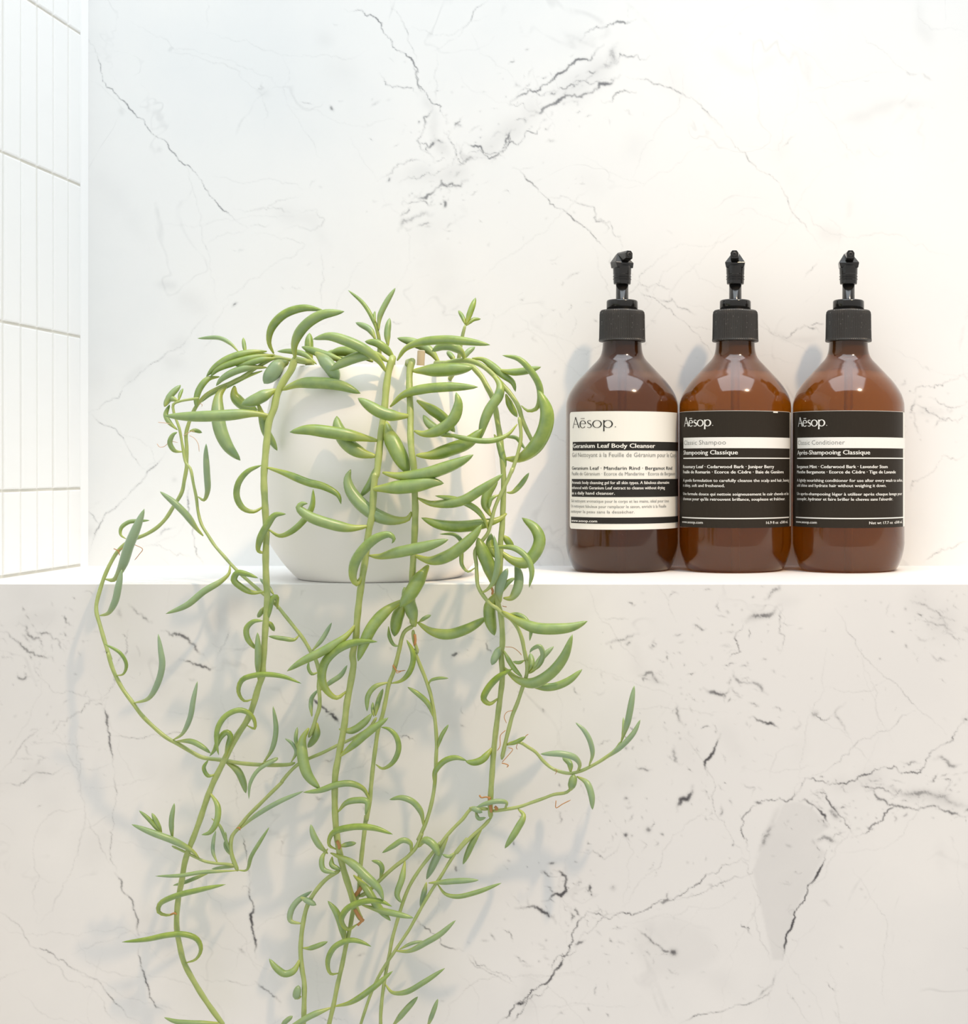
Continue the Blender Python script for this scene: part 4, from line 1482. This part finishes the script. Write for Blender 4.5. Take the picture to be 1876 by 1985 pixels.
J 45 .4 f 0 1195,225 1240,175 1300,210 1340,290
J 20 .4 f 0 1450,260 1410,290 1360,275
J 32 .4 f 0 1140,270 1140,200 1090,175 1010,220 940,265
J 28 .3 f 0 925,450 940,370 920,335 865,318
J 36 .4 f 0 1100,320 1080,440 1045,560 1075,615
J 36 .3 b 0 1640,90 1580,180 1505,345
J 36 .5 f 0 1010,1480 1100,1370 1190,1270
J 28 .6 f 0 1255,1490 1300,1370 1330,1285
J 36 .3 f 0 800,630 950,670 1160,720
"""
ALL = np.vstack([np.column_stack([q, np.full(len(q), i)]) for i, (o, q) in enumerate(STEMS)])


def leaf(line):
    crop, w, hue, flag, base, pts = line.split(None, 5)
    px = np.array(trace(pts, crop))
    k = CROP[crop][2]
    w = float(w) / k
    k0 = ALL[np.argmin(np.hypot(ALL[:, 0] - px[0, 0], ALL[:, 1] - px[0, 1]))]
    base = float(base)
    so = STEMS[int(k0[3])][0]
    d0 = base or k0[2]
    L = np.concatenate([[0], np.cumsum(np.hypot(*(px[1:] - px[:-1]).T))])
    t = L / L[-1]
    Q = catmull(np.column_stack([px, t]), max(4.0, L[-1] / 22))
    t = Q[:, 2]
    amp = min(0.011, 0.22 * L[-1] * d0 / F)
    off = -amp * np.sin(np.clip(t * 1.25, 0, 1) * math.pi / 2) if flag == 'f' else 0.006 * t
    up = np.clip(t / 0.40, 0, 1)
    prof = 0.36 + 0.64 * up * up * (3 - 2 * up)
    u = np.clip((t - 0.56) / 0.44, 0, 1)
    prof *= np.maximum(1 - u ** 2.2, 0.0) ** 0.68
    prof *= 0.45 + 0.55 * np.clip(t / 0.06, 0, 1)
    prof = np.maximum(prof, 0.035)
    W = w * 1.24 * prof
    ins = bool(base) and base > 0.9
    dep = np.array([limit(x, y, d0 + o_, r / 2, ins) for (x, y, _), o_, r in zip(Q, np.broadcast_to(off, t.shape), W)])
    if len(dep) > 6:
        sm = np.convolve(np.pad(dep, 2, mode='edge'), np.ones(5) / 5, 'valid')
        dep = np.minimum(sm, dep + 0.0005)
    P3 = np.array([at(x, y, d) for (x, y, _), d in zip(Q, dep)])
    tube('leaf', P3 - ORIGIN, W / 2 * dep / F, M_LEAF, so, float(hue), 10)


for line in LEAVES.strip().split('\n'):
    leaf(line)

# thin aerial roots
ROOTS = """
A 6 1 300,1360 340,1380 375,1430 385,1500
A 6 1 20,1430 40,1458 80,1455 105,1435 130,1410 200,1420
A 6 1 30,1245 90,1250 140,1260
A 6 1 250,1360 290,1335 330,1320 345,1330
A 6 1 385,1080 410,1090 405,1110
C 7 0 300,840 330,825 350,815
C 6 0 450,785 520,825 490,870 450,920
C 8 0 270,820 310,840 320,880
H 7 0 680,750 640,790 635,880 612,920
H 7 0 655,1010 700,960 740,905 700,892
H 10 0 650,1020 690,1030 705,1040 690,1055
H 8 0 1098,1330 1098,1390 1150,1360 1220,1325
H 6 0 740,585 690,600 670,640 690,690
H 6 0 780,860 770,890 780,910
H 7 0 840,805 855,790 870,780
H 6 0 1085,1070 1105,1080 1090,1115
H 6 0 680,60 740,65 790,100 815,130
G 10 0 1095,250 1140,300 1220,295
G 8 0 1100,240 1130,290 1135,320 1180,305
G 14 0 1310,10 1305,60
E 26 0 205,1640 210,1700 200,1745
J 30 0 800,500 770,540 745,570
J 26 0 750,660 780,710 810,745
J 24 0 625,180 640,215 640,240
J 20 0 770,770 800,740 815,730
I 16 0 520,905 550,890 575,905
E 24 0 900,1210 915,1250 905,1280
H 26 0 590,1380 610,1395 600,1410
H 26 0 545,1300 555,1370 565,1430
H 14 0 465,1285 480,1305 520,1300 560,1310
I 14 0 1120,120 1145,112 1150,140
E 8 0 1040,1390 1010,1385 1000,1380
"""
for line in ROOTS.strip().split('\n'):
    crop, w, pale, pts = line.split(None, 3)
    px = np.array(trace(pts, crop))
    w = float(w) / CROP[crop][2]
    k0 = ALL[np.argmin(np.hypot(ALL[:, 0] - px[:, 0].mean(), ALL[:, 1] - px[:, 1].mean()))]
    Q = catmull(px, 4.0)
    dd = k0[2] - 0.0022
    P3 = np.array([at(x, y, limit(x, y, dd, w / 2)) for x, y in Q])
    R = np.full(len(Q), w / 2 * dd / F)
    R[-1] *= 0.4
    tube('aerial_root', P3 - ORIGIN, R, M_ROOT2 if pale == '1' else M_ROOT, STEMS[int(k0[3])][0], 0, 6)
